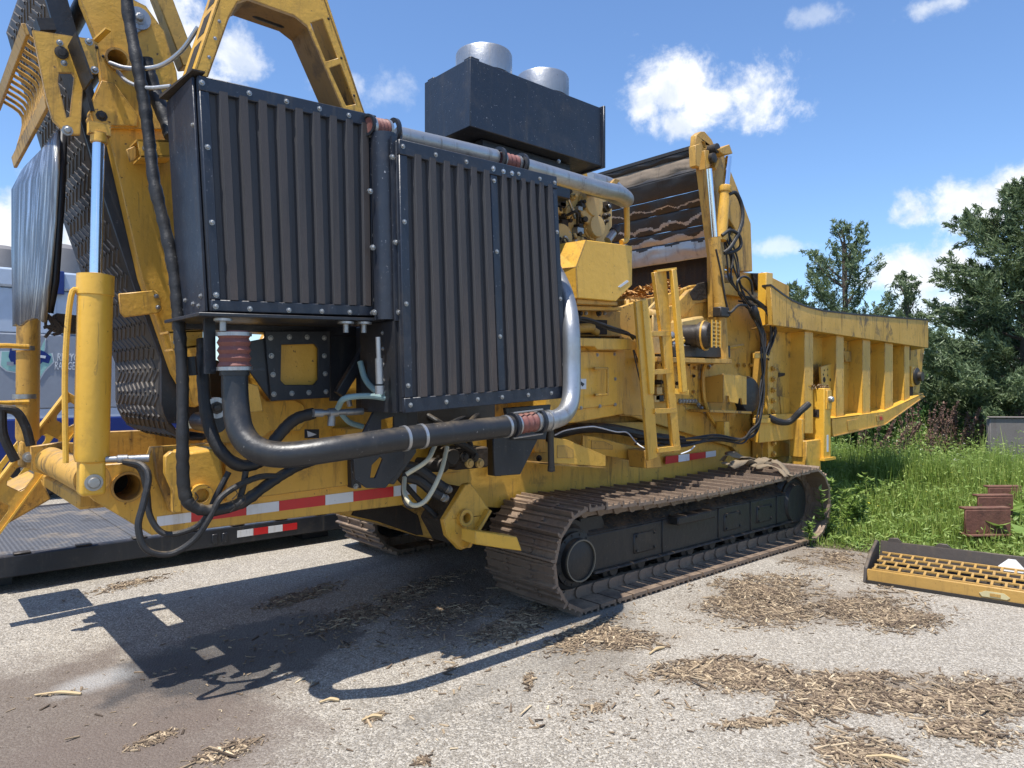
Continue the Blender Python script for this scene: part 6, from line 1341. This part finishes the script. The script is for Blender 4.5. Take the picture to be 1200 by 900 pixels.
def bush(px, dist, H, R, label, n, mat=OAKL, name='shrub', cat='shrub', sz=(.04, .085), flat_=1.0):
    p = D(px, dist); T = thing(name, p, label, cat, 'shrubs along the back of the grass'); P0 = np.array(p)
    m = MB()
    for k in range(6):
        a = rng.uniform(0, 6.28); m.tube([Vector(P0), Vector(P0 + np.array([math.cos(a) * R * .3, math.sin(a) * R * .3, H * .5])), Vector(P0 + np.array([math.cos(a) * R * .6, math.sin(a) * R * .6, H * .85]))], [.025, .015, .006], 5, 3)
    m.build('stem', BARK, T)
    nc = 34; cc = rnd(nc) * (rng.random((nc, 1)) ** .4) * np.array([R, R, H * .48]) + np.array([0, 0, H * .52]); cc[:, 2] = np.maximum(cc[:, 2], .1)
    k = rng.integers(0, nc, n); off = rnd(n) * (rng.random((n, 1)) ** .5) * (.16 + .14 * R); c = P0 + cc[k] + off; c[:, 2] = np.maximum(c[:, 2], .03)
    d = unit(rnd(n) + np.array([0, 0, .15])); s = unit(np.cross(d, rnd(n))); quads('foliage', c, d, s, rng.uniform(*sz, n), rng.uniform(sz[0] * .45, sz[1] * .5, n), mat, T, np.clip(rng.random(nc)[k] * .5 + rng.random(n) * .5, 0, 1), loc=tuple(P0 + np.array([0, 0, H / 2])))
    return T
bush(1000, 15.5, 1.5, 1.1, 'leafy shrub under the far end of the hopper', 3800)
bush(1085, 18.5, 1.9, 1.3, 'bright leafy shrub between the hopper tip and the dry brown stalks', 4200)
bush(1040, 16.6, 1.3, 1.1, 'low shrub behind the dry brown stalks', 3500)
bush(1150, 19.0, 1.6, 1.5, 'wide shrub at the foot of the large dark cedar', 4800)
bush(1215, 18.5, 1.7, 1.3, 'shrub behind the grey plate at the right edge', 4200)
bush(950, 15.5, 1.6, 1.2, 'shaded shrub behind the hopper post', 3600)
bush(884, 19.0, 3.9, .45, 'twig of bright leaves showing between the lid arm and the hopper', 1500)
for i, (px, dist) in enumerate(((880, 34), (760, 36), (1010, 36), (1130, 38), (1260, 34), (640, 38))):
    bush(px, dist, 2.4, 3.4, ['hedge far behind the mill', 'hedge far behind the engine', 'hedge far behind the hopper', 'hedge far behind the large cedar', 'hedge far beyond the right edge', 'hedge far behind the cooling screens'][i], 6500, OAKL, 'hedge', 'hedge', (.07, .15))
# tall flowering weeds (uncountable belt) and grass
def blades(name, n, xr, yr, hf, wd, mat, label, cat, dens=None, lean=.35, leafy=0.0):
    x = rng.uniform(*xr, n); y = rng.uniform(*yr, n); keep = np.ones(n, bool)
    ex = np.array([max(7.0, min(9.5, edge_x(v))) for v in y]); keep &= x > ex + .02 + .22 * rng.random(n) * (np.array([mnoise.noise((v * 2.2, 5, 0)) for v in y]) + .5)
    if dens is not None: keep &= dens(x, y) > rng.random(n)
    keep &= ~((y > 3.5) & (y < 4.35) & (x < 7.95))
    x, y = x[keep], y[keep]; n = len(x); h = hf(x, y) * rng.uniform(.5, 1.15, n); a = rng.random(n) * 2 * np.pi; ld = rng.uniform(.05, lean, n)
    if leafy:
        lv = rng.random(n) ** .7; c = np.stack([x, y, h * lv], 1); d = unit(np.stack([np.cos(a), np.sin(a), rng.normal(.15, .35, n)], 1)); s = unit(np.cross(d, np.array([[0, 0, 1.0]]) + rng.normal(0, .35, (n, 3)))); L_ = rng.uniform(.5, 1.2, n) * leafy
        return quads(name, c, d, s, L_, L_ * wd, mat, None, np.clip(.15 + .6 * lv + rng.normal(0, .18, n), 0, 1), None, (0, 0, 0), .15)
    d = unit(np.stack([np.cos(a) * ld, np.sin(a) * ld, np.ones(n)], 1)); c = np.stack([x, y, h * .5], 1) + d * 0; s = unit(np.cross(d, np.array([[0, 0, 1.0]]) + rng.normal(0, .2, (n, 3)))); 
    return quads(name, c, d, s, h * .5, wd, mat, None, np.clip(rng.random(n) * .7 + .2, 0, 1), rng.normal(0, .02, n), (0, 0, 0), .12)
def hgt(x, y):
    e = x - np.array([max(7.0, min(9.5, edge_x(v))) for v in y]); return np.clip(.08 + e * .105, .08, .55) * np.array([1 + .95 * mnoise.noise((a_ * 1.1, b_ * 1.1, 2)) + .6 * mnoise.noise((a_ * 3.1, b_ * 3.1, 8)) for a_, b_ in zip(x, y)]).clip(.4, 2.0)
inview = lambda x, y: ((x * RGT.x + y * RGT.y) / np.maximum(x * FWD.x + y * FWD.y, .1) < .86) * 1.0
tag(blades('grass', 80000, (7.1, 13.5), (-1.0, 7.2), lambda x, y: hgt(x, y) * .9, .0055, GRASS, '', '', inview), 'bright grass growing along the asphalt beside the trough', 'grass', None, 'stuff')
tag(blades('long_grass', 7000, (8.6, 17.5), (-1.5, 9), lambda x, y: hgt(x, y) * 1.2, .0065, GRASS, '', '', inview, lean=.5), 'long ragged grass stems standing above the weeds', 'grass', None, 'stuff')
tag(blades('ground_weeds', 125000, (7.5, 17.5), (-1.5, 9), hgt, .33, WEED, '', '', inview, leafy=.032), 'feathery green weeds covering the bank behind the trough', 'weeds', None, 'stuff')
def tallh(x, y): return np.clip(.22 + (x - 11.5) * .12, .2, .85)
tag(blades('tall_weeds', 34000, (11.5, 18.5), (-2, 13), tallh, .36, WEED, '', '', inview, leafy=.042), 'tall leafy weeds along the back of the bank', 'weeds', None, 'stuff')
tag(blades('flower_heads', 3800, (11.8, 17.0), (-1, 11), lambda x, y: tallh(x, y) * 1.12, .5, FLOW, '', '', inview, leafy=.026), 'small pale flower heads dotted through the tall weeds', 'flowers', None, 'stuff')
tag(blades('yellow_flowers', 90, (8.2, 11.5), (.5, 5), lambda x, y: hgt(x, y) * 1.1, .7, leaf_mat('yellow_petal', (.6, .5, .03), (.7, .6, .05), (.75, .68, .1)), '', '', inview, leafy=.014), 'tiny yellow flowers in the green bank', 'flowers', None, 'stuff')
# dry dock plants, counted one by one
dk = [(1012, 13.4, 1.05, .5), (1028, 13.2, .95, .8), (1072, 13.4, 1.3, .15), (1082, 13.6, 1.32, .25), (1098, 13.8, 1.15, .35), (1112, 13.8, 1.2, .4), (1124, 14, 1.1, .5), (1138, 14.2, 1.0, .5)]
DL = ['leaning brown dock nearest the hopper tip, low under its rail', 'brown dock right below the bend of the hopper rail', 'tall upright brown dock just right of the hopper tip', 'tallest brown dock, second to the right of the hopper tip', 'brown dock in the middle of the row under the dark cedar', 'slanting brown dock right of the middle of the row', 'slanting brown dock second from the grey plate', 'low brown dock standing nearest the grey plate']
for i, (px, dist, h, ln) in enumerate(dk):
    p = D(px, dist); T = thing('dock_plant', p, DL[i], 'plant', 'dry dock plants along the weeds'); P0 = np.array(p); C, Dd = [], []; m = MB()
    for k in range(5):
        a = rng.uniform(0, 6.28); dr = np.array([RGT.x * ln * .6 + .22 * math.cos(a), RGT.y * ln * .6 + .22 * math.sin(a), 1.0]); b0 = P0 + np.array([math.cos(a) * .1, math.sin(a) * .1, 0]); MB().tube([Vector(b0), Vector(b0 + dr * h * .5), Vector(b0 + dr * h)], [.008, .006, .003], 5, 3).build('stalk', BARK, T)
        nn = 110; f = rng.uniform(.35, 1.05, nn); C = b0 + dr * h * f[:, None] + rng.normal(0, .028, (nn, 3)) * (1.25 - f)[:, None] * 1.5; Dd = unit(dr[None] * .6 + rnd(nn)); sp = quads('seed_head', C, Dd, unit(np.cross(Dd, rnd(len(C)))), .024, .011, DOCK, T, None, loc=tuple(P0 + np.array([0, 0, h / 2]))); sp['kind'] = 'stuff'
    
def plant(name, p, H, nst, nleaf, L_, label, mat=WEED, spread=.4, wd=.3, cat='plant', group=None):
    T = thing(name, p, label, cat, group); P0 = np.array(p); m = MB(); C, Dd = [], []
    for k in range(nst):
        a = rng.uniform(0, 6.28); dr = np.array([spread * math.cos(a), spread * math.sin(a), 1]) * H * rng.uniform(.7, 1.05); m.tube([Vector(P0), Vector(P0 + dr * .5 + np.array([0, 0, .05 * H])), Vector(P0 + dr)], [.008, .006, .003], 5, 3)
        f = rng.uniform(.25, 1.0, nleaf); a2 = rng.uniform(0, 6.28, nleaf); dd = unit(np.stack([np.cos(a2), np.sin(a2), rng.normal(.25, .3, nleaf)], 1)); C.append(P0 + dr * f[:, None] + dd * (L_ * (1.2 - f * .6))[:, None] * .9); Dd.append(dd)
    m.build('stem', WEED, T); C = np.concatenate(C); Dd = np.concatenate(Dd); s = unit(np.cross(Dd, np.array([[0, 0, 1.0]]) + rng.normal(0, .25, (len(C), 3)))); ll = L_ * rng.uniform(.6, 1.1, len(C))
    quads('leaves', C, Dd, s, ll, ll * wd, mat, T, rng.random(len(C)) * .6 + .25, ll * .12, tuple(P0 + np.array([0, 0, H / 2])), .1); return T
plant('tall_weed', PG(968, 630), .62, 4, 46, .06, 'upright leafy weed growing against the rear end of the near track')
plant('tall_weed', PG(985, 622), .72, 4, 50, .06, 'taller pale weed just right of the rear track end')
plant('tall_weed', PG(950, 641), .30, 3, 24, .045, 'small spindly weed at the foot of the track roller')
plant('broadleaf_plant', PG(1184, 640), .24, 4, 7, .10, 'broad leaved plant beside the nearest rusty beam', WEED, .9, .55)
plant('broadleaf_plant', PG(1205, 625), .36, 5, 8, .15, 'broad leaved plant at the right edge behind the trough', WEED, .9, .55)
WL_ = ['bushy weed left of the rusty beams, halfway up the bank', 'bushy weed just above the farthest rusty beam, to its left', 'bushy weed at the edge of the shade on the bank', 'bushy weed below the grey plate, left of it', 'bushy weed in the middle of the bank below the brown docks', 'bushy weed at the right edge between beams and grey plate', 'low bushy weed near the asphalt, right of the chip pile', 'bushy weed on the shaded part of the bank below the hopper tip']
for i, (px, py, h) in enumerate(((1070, 588, .45), (1130, 575, .5), (1028, 600, .45), (1150, 560, .6), (1100, 560, .5), (1190, 560, .6), (1010, 620, .4), (1050, 560, .5))):
    plant('bank_weed', PG(px, py), h, 7, 40, .055, WL_[i], WEED, .5, .32, 'plant', 'bushy weeds on the green bank')
